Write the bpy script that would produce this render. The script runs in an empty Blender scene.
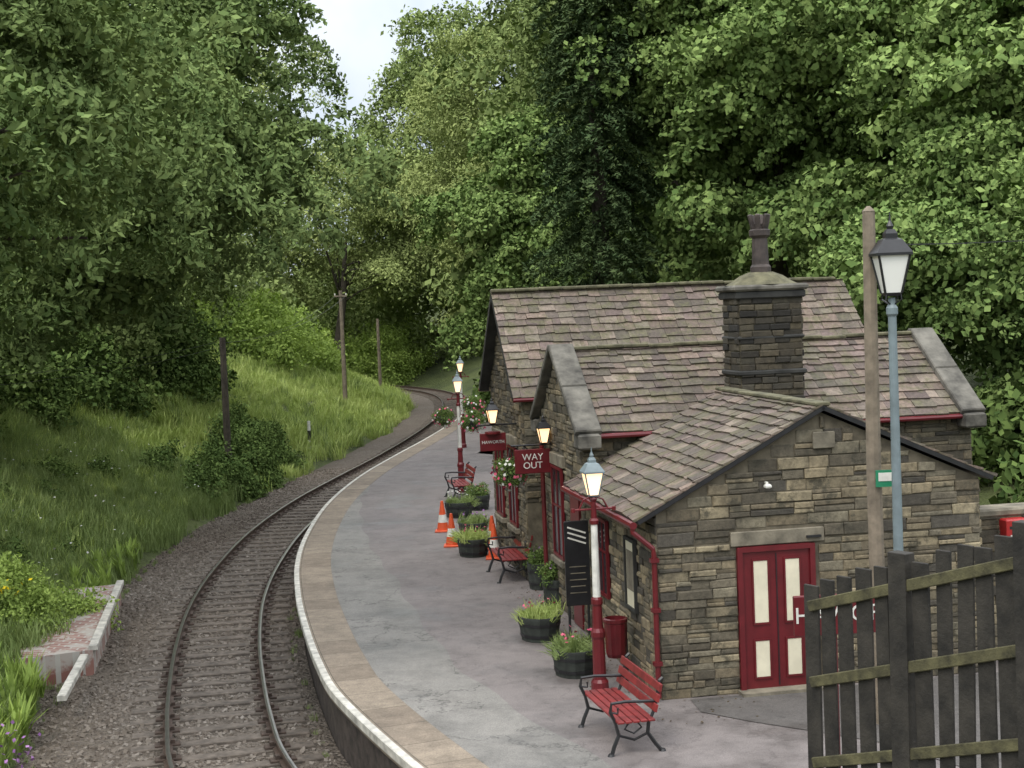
import bpy, math, random
import numpy as np
from mathutils import Vector, Matrix
random.seed(7); rng=np.random.default_rng(11)
S=bpy.context.scene
S.view_settings.view_transform='Standard'; S.view_settings.look='None'; S.view_settings.exposure=0
LINK=bpy.context.collection
# ------------------------------------------------------------------ materials
def newmat(name):
    m=bpy.data.materials.new(name); m.use_nodes=True
    nt=m.node_tree; b=nt.nodes['Principled BSDF']; return m,nt,b
def mixc(nt,f,a,b,mode='MIX'):
    n=nt.nodes.new('ShaderNodeMix'); n.data_type='RGBA'; n.blend_type=mode
    for i,v in ((0,f),(6,a),(7,b)):
        if hasattr(v,'links') : nt.links.new(v,n.inputs[i])
        elif i==0: n.inputs[0].default_value=v
        else: n.inputs[i].default_value=(*v,1) if len(v)==3 else v
    return n.outputs[2]
def ramp(nt,inp,stops):
    r=nt.nodes.new('ShaderNodeValToRGB'); e=r.color_ramp.elements
    while len(e)<len(stops): e.new(.5)
    for i,(p,c) in enumerate(stops):
        e[i].position=p; e[i].color=(c,c,c,1) if not hasattr(c,'__len__') else (*c,1)
    nt.links.new(inp,r.inputs[0]); return r.outputs[0]
def noise(nt,scale,detail=4,rough=.6,vec=None):
    n=nt.nodes.new('ShaderNodeTexNoise'); n.inputs['Scale'].default_value=scale
    n.inputs['Detail'].default_value=detail; n.inputs['Roughness'].default_value=rough
    if vec is None:
        g=nt.nodes.new('ShaderNodeNewGeometry'); vec=g.outputs['Position']
    nt.links.new(vec,n.inputs['Vector']); return n.outputs[0]
def bump(nt,b,h,strength=.4,dist=.02):
    n=nt.nodes.new('ShaderNodeBump'); n.inputs['Strength'].default_value=strength; n.inputs['Distance'].default_value=dist
    nt.links.new(h,n.inputs['Height']); nt.links.new(n.outputs[0],b.inputs['Normal'])
def plain(name,col,rough=.6,var=.25,scale=6,metal=0,bmp=.15):
    m,nt,b=newmat(name); n=noise(nt,scale,3)
    d=tuple(c*(1-var) for c in col); l=tuple(min(1,c*(1+var)) for c in col)
    nt.links.new(mixc(nt,ramp(nt,n,[(.3,0),(.7,1)]),d,l),b.inputs['Base Color'])
    b.inputs['Roughness'].default_value=rough; b.inputs['Metallic'].default_value=metal
    if bmp>.1: bump(nt,b,noise(nt,scale*8,2),bmp,.01)
    return m
def shifted(nt,v):
    mp=nt.nodes.new('ShaderNodeVectorMath'); mp.operation='ADD'; mp.inputs[1].default_value=v
    g=nt.nodes.new('ShaderNodeNewGeometry'); nt.links.new(g.outputs['Position'],mp.inputs[0]); return mp.outputs[0]
def attrmat(name,rough=.9,stain=(.05,.045,.035),samt=.55,s1=.9,s2=14,bs=.5,moss=None,mth=(.52,.66)):
    m,nt,b=newmat(name)
    a=nt.nodes.new('ShaderNodeAttribute'); a.attribute_name='Col'
    n1=ramp(nt,noise(nt,s1,5,.65),[(.42,0),(.72,samt)])
    n2=ramp(nt,noise(nt,s2,4,.7),[(.25,.55),(.75,1.4)])
    c=mixc(nt,n1,a.outputs['Color'],stain)
    if moss:
        c=mixc(nt,ramp(nt,noise(nt,3.2,5,.75,shifted(nt,(13,7,3))),[(mth[0],0),(mth[1],.75)]),c,moss)
    c=mixc(nt,1.0,c,n2,'MULTIPLY')
    nt.links.new(c,b.inputs['Base Color']); b.inputs['Roughness'].default_value=rough
    bump(nt,b,noise(nt,35,3,.7),bs,.02); return m
M={}
M['stone']=attrmat('gritstone',stain=(.055,.047,.034),samt=.85,s1=1.1,moss=(.05,.046,.032),mth=(.52,.61))
M['soot']=attrmat('sooty_gritstone',stain=(.018,.018,.018),samt=.6)
M['slate']=attrmat('stone_slates',stain=(.06,.05,.038),samt=.65,s1=1.3,moss=(.1,.095,.048),mth=(.48,.62))
M['mortar']=plain('mortar',(.12,.102,.072),.95,.4,5)
M['dress']=plain('dressed_stone',(.17,.15,.112),.9,.45,4,bmp=.4)
M['coping']=plain('roof_coping_stone',(.105,.098,.083),.9,.65,3,bmp=.5)
M['ridge']=plain('mossy_ridge_stone',(.105,.098,.058),.95,.5,5,bmp=.5)
M['red']=plain('maroon_paint',(.115,.01,.014),.35,.2,5,bmp=.05)
M['redl']=plain('bench_red_paint',(.18,.018,.018),.45,.35,7,bmp=.05)
M['redb']=plain('post_box_red',(.36,.02,.02),.35,.15,7,bmp=.05)
M['cream']=plain('cream_paint',(.68,.63,.48),.45,.1,5,bmp=.05)
M['white']=plain('white_paint',(.64,.63,.58),.5,.18,6,bmp=.05)
M['black']=plain('black_iron',(.015,.015,.017),.4,.3,8,bmp=0)
M['wood_dark']=plain('dark_creosote_wood',(.025,.025,.023),.8,.6,3,bmp=.5)
M['wood_fence']=plain('weathered_fence_wood',(.023,.02,.016),.8,.65,4,bmp=.6)
M['wood_rail']=plain('mossy_wood',(.07,.064,.03),.85,.65,6,bmp=.5)
M['pole']=plain('weathered_pole_wood',(.19,.155,.115),.85,.35,5,bmp=.4)
M['steel']=plain('grey_lamp_paint',(.16,.2,.215),.5,.2,4,bmp=.05)
M['bark']=plain('bark',(.06,.05,.038),.95,.4,4,bmp=.8)
M['railside']=plain('rusty_rail',(.07,.045,.033),.7,.3,8,bmp=0)
M['railtop']=plain('rail_head',(.42,.4,.38),.28,.15,4,metal=.9,bmp=.02)
M['sleeper']=plain('sleeper_wood',(.112,.092,.075),.9,.45,7,bmp=.5)
M['chair']=plain('cast_chair',(.06,.04,.03),.8,.3,8,bmp=0)
M['pot']=plain('clay_pot_dark',(.05,.038,.034),.7,.5,6)
M['glassdark']=plain('window_glass',(.02,.025,.03),.08,.3,3,bmp=0)
M['orange']=plain('cone_orange',(.6,.08,.02),.5,.15,6,bmp=0)
M['planter']=plain('planter_wood',(.03,.035,.03),.8,.4,8)
M['green_sign']=plain('green_sign_paint',(.02,.2,.1),.4,.05,4,bmp=0)
M['soil']=plain('soil',(.07,.06,.035),.95,.5)
M['platwall']=plain('platform_wall_brick',(.06,.047,.04),.95,.5,5,bmp=.6)
M['edgewhite']=plain('worn_white_edge_paint',(.48,.46,.41),.7,.4,5)
def glow(name,col,st):
    m,nt,b=newmat(name); b.inputs['Base Color'].default_value=(.8,.8,.75,1)
    b.inputs['Emission Color'].default_value=(*col,1); b.inputs['Emission Strength'].default_value=st
    b.inputs['Roughness'].default_value=.2
    return m
M['lit']=glow('lit_lamp_glass',(1,.58,.25),1.6)
M['unlit']=glow('frosted_lamp_glass',(1,1,1),0.0)
def asphalt(name,c1,c2,crack=.25):
    m,nt,b=newmat(name)
    n1=ramp(nt,noise(nt,.35,6,.65),[(.3,0),(.7,1)])
    c=mixc(nt,n1,c1,c2)
    n2=ramp(nt,noise(nt,60,2,.8),[(.3,.7),(.7,1.3)])
    c=mixc(nt,1.0,c,n2,'MULTIPLY')
    n4=ramp(nt,noise(nt,1.6,6,.8),[(.33,.7),(.55,1.04)])
    c=mixc(nt,1.0,c,n4,'MULTIPLY')
    wet=noise(nt,.55,5,.6,shifted(nt,(31,5,0)))
    c=mixc(nt,1.0,c,ramp(nt,wet,[(.52,1),(.64,.7)]),'MULTIPLY')
    t=noise(nt,.45,6,.62,shifted(nt,(3,9,0)))
    cr=ramp(nt,t,[(.493,1),(.4985,1-crack),(.5015,1-crack),(.507,1)])
    c=mixc(nt,1.0,c,cr,'MULTIPLY')
    v=nt.nodes.new('ShaderNodeTexVoronoi'); v.inputs['Scale'].default_value=1.7
    g=nt.nodes.new('ShaderNodeNewGeometry'); nt.links.new(g.outputs['Position'],v.inputs['Vector'])
    c=mixc(nt,1.0,c,ramp(nt,v.outputs['Distance'],[(.03,.6),(.06,1)]),'MULTIPLY')
    nt.links.new(c,b.inputs['Base Color'])
    rr=ramp(nt,wet,[(.5,.85),(.66,.42)]); nt.links.new(rr,b.inputs['Roughness'])
    bump(nt,b,noise(nt,70,2,.8),.3,.01); return m
M['asphalt']=asphalt('platform_asphalt',(.15,.132,.127),(.195,.172,.165))
M['asphalt2']=asphalt('old_patched_asphalt',(.142,.137,.127),(.235,.222,.203),.5)
M['yard']=asphalt('yard_asphalt',(.085,.078,.074),(.125,.115,.107))
def slabs():
    m,nt,b=newmat('platform_flagstones')
    u=nt.nodes.new('ShaderNodeUVMap')
    br=nt.nodes.new('ShaderNodeTexBrick'); br.offset=.5
    br.inputs['Scale'].default_value=1
    br.inputs['Brick Width'].default_value=.9; br.inputs['Row Height'].default_value=.62; br.inputs['Mortar Size'].default_value=.007
    br.inputs['Color1'].default_value=(.185,.148,.112,1); br.inputs['Color2'].default_value=(.245,.2,.152,1); br.inputs['Mortar'].default_value=(.08,.067,.05,1)
    mp=nt.nodes.new('ShaderNodeMapping'); mp.inputs['Location'].default_value=(0,-1.585,0); nt.links.new(u.outputs[0],mp.inputs[0])
    nt.links.new(mp.outputs[0],br.inputs['Vector'])
    c=mixc(nt,1.0,br.outputs['Color'],ramp(nt,noise(nt,3,5,.75),[(.3,.65),(.7,1.25)]),'MULTIPLY')
    c=mixc(nt,1.0,c,ramp(nt,noise(nt,45,3,.75),[(.3,.72),(.7,1.28)]),'MULTIPLY')
    nt.links.new(c,b.inputs['Base Color']); b.inputs['Roughness'].default_value=.85
    bump(nt,b,noise(nt,40,2),.3,.01); return m
M['slabs']=slabs()
def padmat():
    m,nt,b=newmat('mossy_red_brick_paving')
    g=nt.nodes.new('ShaderNodeNewGeometry')
    br=nt.nodes.new('ShaderNodeTexBrick'); br.inputs['Scale'].default_value=1
    br.inputs['Brick Width'].default_value=.3; br.inputs['Row Height'].default_value=.14; br.inputs['Mortar Size'].default_value=.02
    br.inputs['Color1'].default_value=(.2,.08,.065,1); br.inputs['Color2'].default_value=(.3,.16,.13,1); br.inputs['Mortar'].default_value=(.36,.34,.31,1)
    nt.links.new(g.outputs['Position'],br.inputs['Vector'])
    c=mixc(nt,ramp(nt,noise(nt,2.6,6),[(.47,0),(.56,.8)]),br.outputs['Color'],(.4,.38,.34))
    nt.links.new(c,b.inputs['Base Color']); b.inputs['Roughness'].default_value=.9; return m
M['pad']=padmat()
def ballastmat():
    m,nt,b=newmat('ballast')
    g=nt.nodes.new('ShaderNodeNewGeometry')
    v=nt.nodes.new('ShaderNodeTexVoronoi'); v.inputs['Scale'].default_value=16; nt.links.new(g.outputs['Position'],v.inputs['Vector'])
    c=mixc(nt,ramp(nt,v.outputs['Color'],[(.2,0),(.8,1)]),(.08,.063,.05),(.19,.16,.132))
    c=mixc(nt,ramp(nt,noise(nt,.5,4),[(.4,0),(.65,.7)]),c,(.1,.08,.06))
    nt.links.new(c,b.inputs['Base Color']); b.inputs['Roughness'].default_value=.95
    i=nt.nodes.new('ShaderNodeMath'); i.operation='SUBTRACT'; i.inputs[0].default_value=1; nt.links.new(v.outputs['Distance'],i.inputs[1])
    bump(nt,b,i.outputs[0],1,.06); return m
M['ballast']=ballastmat()
def stonemat():
    m,nt,b=newmat('ballast_stone')
    o=nt.nodes.new('ShaderNodeAttribute'); o.attribute_name='Rnd'
    nt.links.new(ramp(nt,o.outputs['Fac'],[(0,(.075,.058,.045)),(.5,(.14,.115,.092)),(1,(.24,.21,.18))]),b.inputs['Base Color'])
    b.inputs['Roughness'].default_value=.9; return m
M['bstone']=stonemat()
def groundmat():
    m,nt,b=newmat('grassy_ground')
    c=mixc(nt,ramp(nt,noise(nt,.4,5),[(.35,0),(.65,1)]),(.05,.07,.022),(.12,.15,.045))
    c=mixc(nt,ramp(nt,noise(nt,12,4),[(.4,0),(.7,.5)]),c,(.05,.05,.022))
    nt.links.new(c,b.inputs['Base Color']); b.inputs['Roughness'].default_value=1
    bump(nt,b,noise(nt,8,4),1,.15); return m
M['ground']=groundmat()
def leafmat(name,dark,light,transl=.0):
    m=bpy.data.materials.new(name); m.use_nodes=True; nt=m.node_tree; nt.nodes.clear()
    out=nt.nodes.new('ShaderNodeOutputMaterial')
    a=nt.nodes.new('ShaderNodeAttribute'); a.attribute_name='Col'
    o=nt.nodes.new('ShaderNodeAttribute'); o.attribute_name='Rnd'
    ad=nt.nodes.new('ShaderNodeMath'); ad.operation='ADD'; nt.links.new(a.outputs['Fac'],ad.inputs[0]); nt.links.new(o.outputs['Fac'],ad.inputs[1])
    dv=nt.nodes.new('ShaderNodeMath'); dv.operation='MULTIPLY'; dv.inputs[1].default_value=.5; nt.links.new(ad.outputs[0],dv.inputs[0])
    c=ramp(nt,dv.outputs[0],[(.12,dark),(.9,light)])
    d=nt.nodes.new('ShaderNodeBsdfDiffuse')
    nt.links.new(c,d.inputs[0])
    if transl:
        t=nt.nodes.new('ShaderNodeBsdfTranslucent')
        tc=mixc(nt,1.0,c,(1.15,1.2,.7),'MULTIPLY'); nt.links.new(tc,t.inputs[0])
        m1=nt.nodes.new('ShaderNodeMixShader'); m1.inputs[0].default_value=transl; nt.links.new(d.outputs[0],m1.inputs[1]); nt.links.new(t.outputs[0],m1.inputs[2])
        nt.links.new(m1.outputs[0],out.inputs[0])
    else: nt.links.new(d.outputs[0],out.inputs[0])
    return m
L_oak=leafmat('oak_leaf',(.085,.13,.045),(.225,.29,.105))
L_syc=leafmat('sycamore_leaf',(.1,.16,.05),(.25,.335,.11))
L_mix=leafmat('mixed_leaf',(.125,.17,.06),(.28,.345,.125))
L_ash=leafmat('ash_leaf',(.16,.2,.07),(.35,.405,.15))
L_con=leafmat('conifer_needles',(.045,.078,.036),(.11,.15,.062))
L_lite=leafmat('light_leaf',(.19,.27,.07),(.38,.49,.13),.2)
L_dark=leafmat('undergrowth_leaf',(.06,.1,.032),(.17,.24,.07))
L_grass=leafmat('grass_blade',(.13,.185,.06),(.31,.38,.16),.2)
L_lime=leafmat('meadow_grass_blade',(.25,.34,.09),(.48,.54,.21),.2)
L_yel=leafmat('yellow_flower',(.6,.45,.02),(.8,.65,.05))
L_pur=leafmat('purple_flower',(.25,.12,.3),(.5,.3,.5))
L_wht=leafmat('white_flower',(.5,.5,.45),(.75,.75,.7))
L_pink=leafmat('pink_flower',(.5,.08,.15),(.7,.25,.3))
# ------------------------------------------------------------------ mesh builder
class MB:
    def __init__(s): s.v=[];s.f=[];s.m=[];s.c=[];s.mats=[]
    def mi(s,mat):
        if mat not in s.mats: s.mats.append(mat)
        return s.mats.index(mat)
    def add(s,vs,fs,mat,col=(.5,.5,.5)):
        o=len(s.v); s.v+= [tuple(p) for p in vs]; i=s.mi(mat)
        for f in fs: s.f.append([o+k for k in f]); s.m.append(i)
        s.c+=[(*col,1)]*len(vs)
    def box(s,c,sz,mat,rot=None,col=(.5,.5,.5),bev=0):
        hx,hy,hz=sz[0]/2,sz[1]/2,sz[2]/2
        if bev:
            vs=[]; b=bev
            for z,ins in ((-hz,b),(-hz+b,0),(hz-b,0),(hz,b)):
                for sx,sy in ((-1,-1),(1,-1),(1,1),(-1,1)): vs.append(Vector((sx*(hx-ins),sy*(hy-ins),z)))
            fs=[(3,2,1,0),(12,13,14,15)]
            for k in range(3):
                for j in range(4): fs.append((k*4+j,k*4+(j+1)%4,k*4+4+(j+1)%4,k*4+4+j))
        else:
            vs=[Vector((x,y,z)) for z in(-hz,hz) for x,y in((-hx,-hy),(hx,-hy),(hx,hy),(-hx,hy))]
            fs=[(3,2,1,0),(4,5,6,7),(0,1,5,4),(1,2,6,5),(2,3,7,6),(3,0,4,7)]
        if rot is not None: vs=[rot@p for p in vs]
        cc=Vector(c); s.add([p+cc for p in vs],fs,mat,col)
    def tube(s,path,rad,mat,n=8,cap=True,col=(.5,.5,.5)):
        path=[Vector(p) for p in path]
        if not hasattr(rad,'__len__'): rad=[rad]*len(path)
        vs=[];fs=[]
        for i,p in enumerate(path):
            d=(path[min(i+1,len(path)-1)]-path[max(i-1,0)]).normalized()
            a=d.orthogonal().normalized() if i==0 else (a-d*a.dot(d)).normalized()
            b=d.cross(a)
            for k in range(n):
                t=2*math.pi*k/n; vs.append(p+(a*math.cos(t)+b*math.sin(t))*rad[i])
        for i in range(len(path)-1):
            for k in range(n): fs.append((i*n+k,i*n+(k+1)%n,(i+1)*n+(k+1)%n,(i+1)*n+k))
        if cap: fs.append(tuple(range(n))[::-1]); fs.append(tuple((len(path)-1)*n+k for k in range(n)))
        s.add(vs,fs,mat,col)
    def lathe(s,prof,loc,mat,n=12,rot0=0,sx=1,sy=1,col=(.5,.5,.5)):
        vs=[];fs=[]
        for r,z in prof:
            for k in range(n):
                t=2*math.pi*k/n+rot0; vs.append((loc[0]+r*math.cos(t)*sx,loc[1]+r*math.sin(t)*sy,loc[2]+z))
        for i in range(len(prof)-1):
            for k in range(n): fs.append((i*n+k,i*n+(k+1)%n,(i+1)*n+(k+1)%n,(i+1)*n+k))
        fs.append(tuple(range(n))[::-1]); fs.append(tuple((len(prof)-1)*n+k for k in range(n)))
        s.add(vs,fs,mat,col)
    def build(s,name,parent=None,smooth=False,loc=None,rz=None):
        me=bpy.data.meshes.new(name); me.from_pydata(s.v,[],s.f); me.update()
        for m in s.mats: me.materials.append(m)
        me.polygons.foreach_set('material_index',s.m)
        if smooth: me.polygons.foreach_set('use_smooth',[True]*len(s.f))
        ca=me.color_attributes.new('Col','FLOAT_COLOR','POINT'); ca.data.foreach_set('color',np.array(s.c,dtype=np.float32).ravel())
        ob=bpy.data.objects.new(name,me); LINK.objects.link(ob)
        if parent: ob.parent=parent
        if loc: ob.location=loc
        if rz is not None: ob.rotation_euler=(0,0,rz)
        return ob
def empty(name,loc=(0,0,0),rz=0):
    e=bpy.data.objects.new(name,None); e.location=loc; e.rotation_euler=(0,0,rz); e.empty_display_size=.2; LINK.objects.link(e); return e
# ------------------------------------------------------------------ centreline
cp=np.array([(6.5,-6),(4.4,0),(2.6,4.5),(.9,8.4),(-.75,12),(-2.45,15.6),(-3.9,19.3),(-4.5,21.5),(-5.06,24.1),(-5.62,27.1),(-6.17,30.9),(-6.52,35.2),(-6.68,40.8),(-6.42,47.1),(-5.8,53.2),(-4.9,61),(-3.95,71.9),(-3.45,83),(-3.65,93),(-4.7,103),(-7.2,112),(-12,121),(-20,130),(-34,140),(-60,152)],float)
def catmull(p,n=16):
    out=[]
    P=np.vstack([2*p[0]-p[1],p,2*p[-1]-p[-2]])
    for i in range(1,len(P)-2):
        for k in range(n):
            t=k/n; a,b,c,d=P[i-1],P[i],P[i+1],P[i+2]
            out.append(.5*((2*b)+(-a+c)*t+(2*a-5*b+4*c-d)*t*t+(-a+3*b-3*c+d)*t**3))
    out.append(p[-1]); return np.array(out)
cl=catmull(cp)
for _ in range(6): cl[1:-1]=(cl[:-2]+2*cl[1:-1]+cl[2:])/4
seg=np.linalg.norm(np.diff(cl,axis=0),axis=1); acc=np.concatenate([[0],np.cumsum(seg)])
LEN=acc[-1]
def at(s):
    return np.stack([np.interp(s,acc,cl[:,0]),np.interp(s,acc,cl[:,1])],-1)
ss=np.arange(0,LEN,.5); pts=at(ss); tan=np.gradient(pts,axis=0); 
for _ in range(8): tan[1:-1]=(tan[:-2]+tan[1:-1]+tan[2:])/3
tan/=np.linalg.norm(tan,axis=1)[:,None]
nor=np.stack([tan[:,1],-tan[:,0]],-1)
def off(i,o): return pts[i]+nor[i]*o
def sidx(y): return int(np.argmin(abs(pts[:,1]-y)))
def dist(x,y):
    q=np.stack([x,y],-1); res=np.empty(len(q)); 
    for a in range(0,len(q),4000):
        d=q[a:a+4000,None,:]-pts[None]; dd=(d**2).sum(-1); k=dd.argmin(1)
        v=q[a:a+4000]-pts[k]; sgn=np.sign((v*nor[k]).sum(-1)); res[a:a+4000]=np.sqrt(dd.min(1))*sgn
    return res
def wob(x,y):
    return .5*np.sin(x*.7+1.3*np.sin(y*.31))+.5*np.sin(y*.53+1.7*np.sin(x*.41+1))
def terr(x,y):
    x=np.asarray(x,float); y=np.asarray(y,float); d=dist(x,y)
    l=-d
    zl=np.where(l<2.7,-1.12,-1.12+(l-2.7)*.47+.14*wob(x*1.5,y*1.5)*np.clip((l-2.7)/2,0,1))
    zl=np.where(l>16,-1.12+13.3*.47+(l-16)*.12,zl)
    zr=np.where(d<2.9,-1.2,-.12)
    rise=np.clip(d-13.5,0,30)*.3
    zr=np.where(d>13.5,-.12+rise,zr)
    d2=np.clip(d-2.8,0,30); zfar=-1.12+d2*.35
    t=np.clip((y-76)/8,0,1); zr=zr*(1-t)+zfar*t
    return np.where(d<0,zl,zr)
def axis(lo,hi,segs):
    out=[lo]
    for e,st in segs:
        while out[-1]<e-1e-6: out.append(min(out[-1]+st,e))
    return np.array(out)
gx=axis(-400,400,[(-60,40),(-26,2),(-14,.8),(2,.35),(20,1.2),(60,4),(400,40)])
gy=axis(-300,600,[(-20,40),(8,3),(60,.6),(125,1.2),(160,4),(600,44)])
X,Y=np.meshgrid(gx,gy); Z=terr(X.ravel(),Y.ravel())
vv=np.stack([X.ravel(),Y.ravel(),Z],-1); nx,ny=len(gx),len(gy)
I=np.arange((ny-1)*(nx-1)); r=I//(nx-1); c=I%(nx-1); a=r*nx+c
F=np.stack([a,a+1,a+nx+1,a+nx],-1)
me=bpy.data.meshes.new('ground'); me.from_pydata(vv.tolist(),[],F.tolist()); me.materials.append(M['ground'])
me.polygons.foreach_set('use_smooth',[True]*len(F)); g=bpy.data.objects.new('ground',me); LINK.objects.link(g)
def ribbon(name,prof,i0,i1,mat,step=1,smooth=False,parent=None,outer=None):
    idx=list(range(i0,i1+1,step)); vs=[];fs=[]; n=len(prof); uvs=[]
    for i in idx:
        for (o,z) in prof:
            if outer is not None and o==prof[-1][0]: o=outer(pts[i][1])
            p=off(i,o); vs.append((p[0],p[1],z)); uvs.append((o,ss[i]))
    for k in range(len(idx)-1):
        for j in range(n-1): fs.append((k*n+j,k*n+j+1,(k+1)*n+j+1,(k+1)*n+j))
    me=bpy.data.meshes.new(name); me.from_pydata(vs,[],fs); me.materials.append(mat)
    ul=me.uv_layers.new(name='UVMap')
    for l in me.loops: ul.data[l.index].uv=(uvs[l.vertex_index][1],uvs[l.vertex_index][0])
    if smooth: me.polygons.foreach_set('use_smooth',[True]*len(fs))
    o=bpy.data.objects.new(name,me); LINK.objects.link(o)
    if parent: o.parent=parent
    return o
iN=2; iF=len(pts)-3
iP=sidx(78)
ribbon('ballast_bed',[(-3.6,-1.2),(-3.0,-1.06),(-2.3,-.95),(-1.4,-.935),(0,-.945),(1.2,-.945),(1.58,-.95)],iN,iF,M['ballast'])
plat=empty('railway_platform')
ribbon('retaining_wall',[(1.60,-1.15),(1.56,-.16)],iN,iP,M['platwall'],parent=plat)
ribbon('coping_nose',[(1.56,-.16),(1.46,-.15),(1.45,-.11)],iN,iP,M['slabs'],parent=plat)
ribbon('painted_edge',[(1.45,-.11),(1.45,-.005),(1.465,.004),(1.55,.006)],iN,iP,M['edgewhite'],parent=plat)
ribbon('coping_flags',[(1.55,.005),(2.2,.005)],iN,iP,M['slabs'],parent=plat)
def outer(y): return 13 if y<46 else max(4.5,13-(y-46)*1.2)
ribbon('surface',[(2.2,0),(5,0),(13,0)],iN,iP,M['asphalt'],parent=plat,outer=outer)
def strip_mesh():
    i0=iN;i1=sidx(44); vs=[];fs=[]
    idx=list(range(i0,i1+1))
    for n_,i in enumerate(idx):
        y=pts[i][1]; w=3.4 if y<28 else max(2.3,3.4-(y-28)*.08)
        w+=.05*math.sin(y*2.1)
        for o in (2.2,w): p=off(i,o); vs.append((p[0],p[1],.0045))
    for k in range(len(idx)-1): fs.append((2*k,2*k+1,2*k+3,2*k+2))
    me=bpy.data.meshes.new('patched_strip'); me.from_pydata(vs,[],fs); me.materials.append(M['asphalt2'])
    o=bpy.data.objects.new('patched_strip',me); LINK.objects.link(o); o.parent=plat
strip_mesh()
RZ=math.atan2(.1762,.9844); CORNER=(1.79,19.02,0)
def W(v,u,z=0):
    return (CORNER[0]+.9844*v-.1762*u,CORNER[1]+.1762*v+.9844*u,z)
mb=MB()
ed=[(.35,-.12),(.3,-.7),(.75,-1.3),(1.3,-1.9),(1.9,-2.6),(2.3,-3.6),(2.8,-5.2),(7.5,-5.2),(7.5,-.12)]
mb.add([W(v,u,.009) for v,u in ed],[tuple(range(len(ed)))],M['yard'])
mb.build('yard_tarmac',plat)
C=[];
for _ in range(520):
    u=random.uniform(-1.2,12); v=-abs(random.gauss(0,.35))-.08
    if u<0: v=random.uniform(-.5,1.2)
    x,y,_z=W(v,u); C.append((x,y,.014))
C=np.array(C); 
# track
track=empty('railway_track')
for nm,o in (('rail',-.7535),('rail',.7535)):
    w=.035
    ribbon(nm+'_web',[(o-.07,-.9),(o-.07,-.885),(o-.01,-.87),(o-.01,-.80),(o-w,-.79),(o-w,-.752),(o-w+.006,-.747)],iN,iF,M['railside'],parent=track)
    ribbon(nm+'_web',[(o+w-.006,-.747),(o+w,-.752),(o+w,-.79),(o+.01,-.80),(o+.01,-.87),(o+.07,-.885),(o+.07,-.9)],iN,iF,M['railside'],parent=track)
    ribbon(nm+'_head',[(o-w+.006,-.747),(o,-.744),(o+w-.006,-.747)],iN,iF,M['railtop'],parent=track)
mb=MB(); s=2.0
while s<LEN-2:
    i=min(int(s/.5),len(pts)-1); p=at(s); t=tan[i]; ang=math.atan2(t[1],t[0])-math.pi/2+random.uniform(-.012,.012)
    Rz=Matrix.Rotation(ang,3,'Z')
    mb.box((p[0],p[1],-.968+random.uniform(-.006,.006)),(2.6+random.uniform(-.06,.06),.25,.13),M['sleeper'],Rz,bev=.012)
    if p[1]<75:
        for sd in(-1,1):
            q=p+nor[i]*sd*.7535
            mb.box((q[0],q[1],-.89),(.36,.17,.045),M['chair'],Rz,bev=.01)
            for e in(-.075,.075):
                q2=p+nor[i]*(sd*.7535+e); mb.box((q2[0],q2[1],-.85),(.06,.1,.07),M['chair'],Rz)
    s+=.7
mb.build('sleepers',track)
# ------------------------------------------------------------------ instancing
def protocol(name,objs):
    c=bpy.data.collections.new(name)
    for o in objs:
        c.objects.link(o)
    return c
groups={}
def ngroup(coll):
    if coll.name in groups: return groups[coll.name]
    g=bpy.data.node_groups.new('scatter_'+coll.name,'GeometryNodeTree')
    g.interface.new_socket('Geometry',in_out='INPUT',socket_type='NodeSocketGeometry')
    g.interface.new_socket('Geometry',in_out='OUTPUT',socket_type='NodeSocketGeometry')
    gi=g.nodes.new('NodeGroupInput'); go=g.nodes.new('NodeGroupOutput')
    ci=g.nodes.new('GeometryNodeCollectionInfo'); ci.inputs['Collection'].default_value=coll; ci.inputs['Separate Children'].default_value=True; ci.inputs['Reset Children'].default_value=True
    ip=g.nodes.new('GeometryNodeInstanceOnPoints'); ip.inputs['Pick Instance'].default_value=True
    def na(n,t):
        a=g.nodes.new('GeometryNodeInputNamedAttribute'); a.data_type=t; a.inputs['Name'].default_value=n
        return [o for o in a.outputs if o.name=='Attribute' and o.enabled][0]
    e=g.nodes.new('FunctionNodeEulerToRotation'); rl=g.nodes.new('GeometryNodeRealizeInstances')
    L=g.links
    L.new(gi.outputs[0],ip.inputs['Points']); L.new(ci.outputs[0],ip.inputs['Instance'])
    L.new(na('idx','INT'),ip.inputs['Instance Index']); L.new(na('rot','FLOAT_VECTOR'),e.inputs[0]); L.new(e.outputs[0],ip.inputs['Rotation'])
    L.new(na('scl','FLOAT'),ip.inputs['Scale']); L.new(ip.outputs[0],rl.inputs[0]); L.new(rl.outputs[0],go.inputs[0])
    groups[coll.name]=g; return g
COUNT={}
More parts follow.
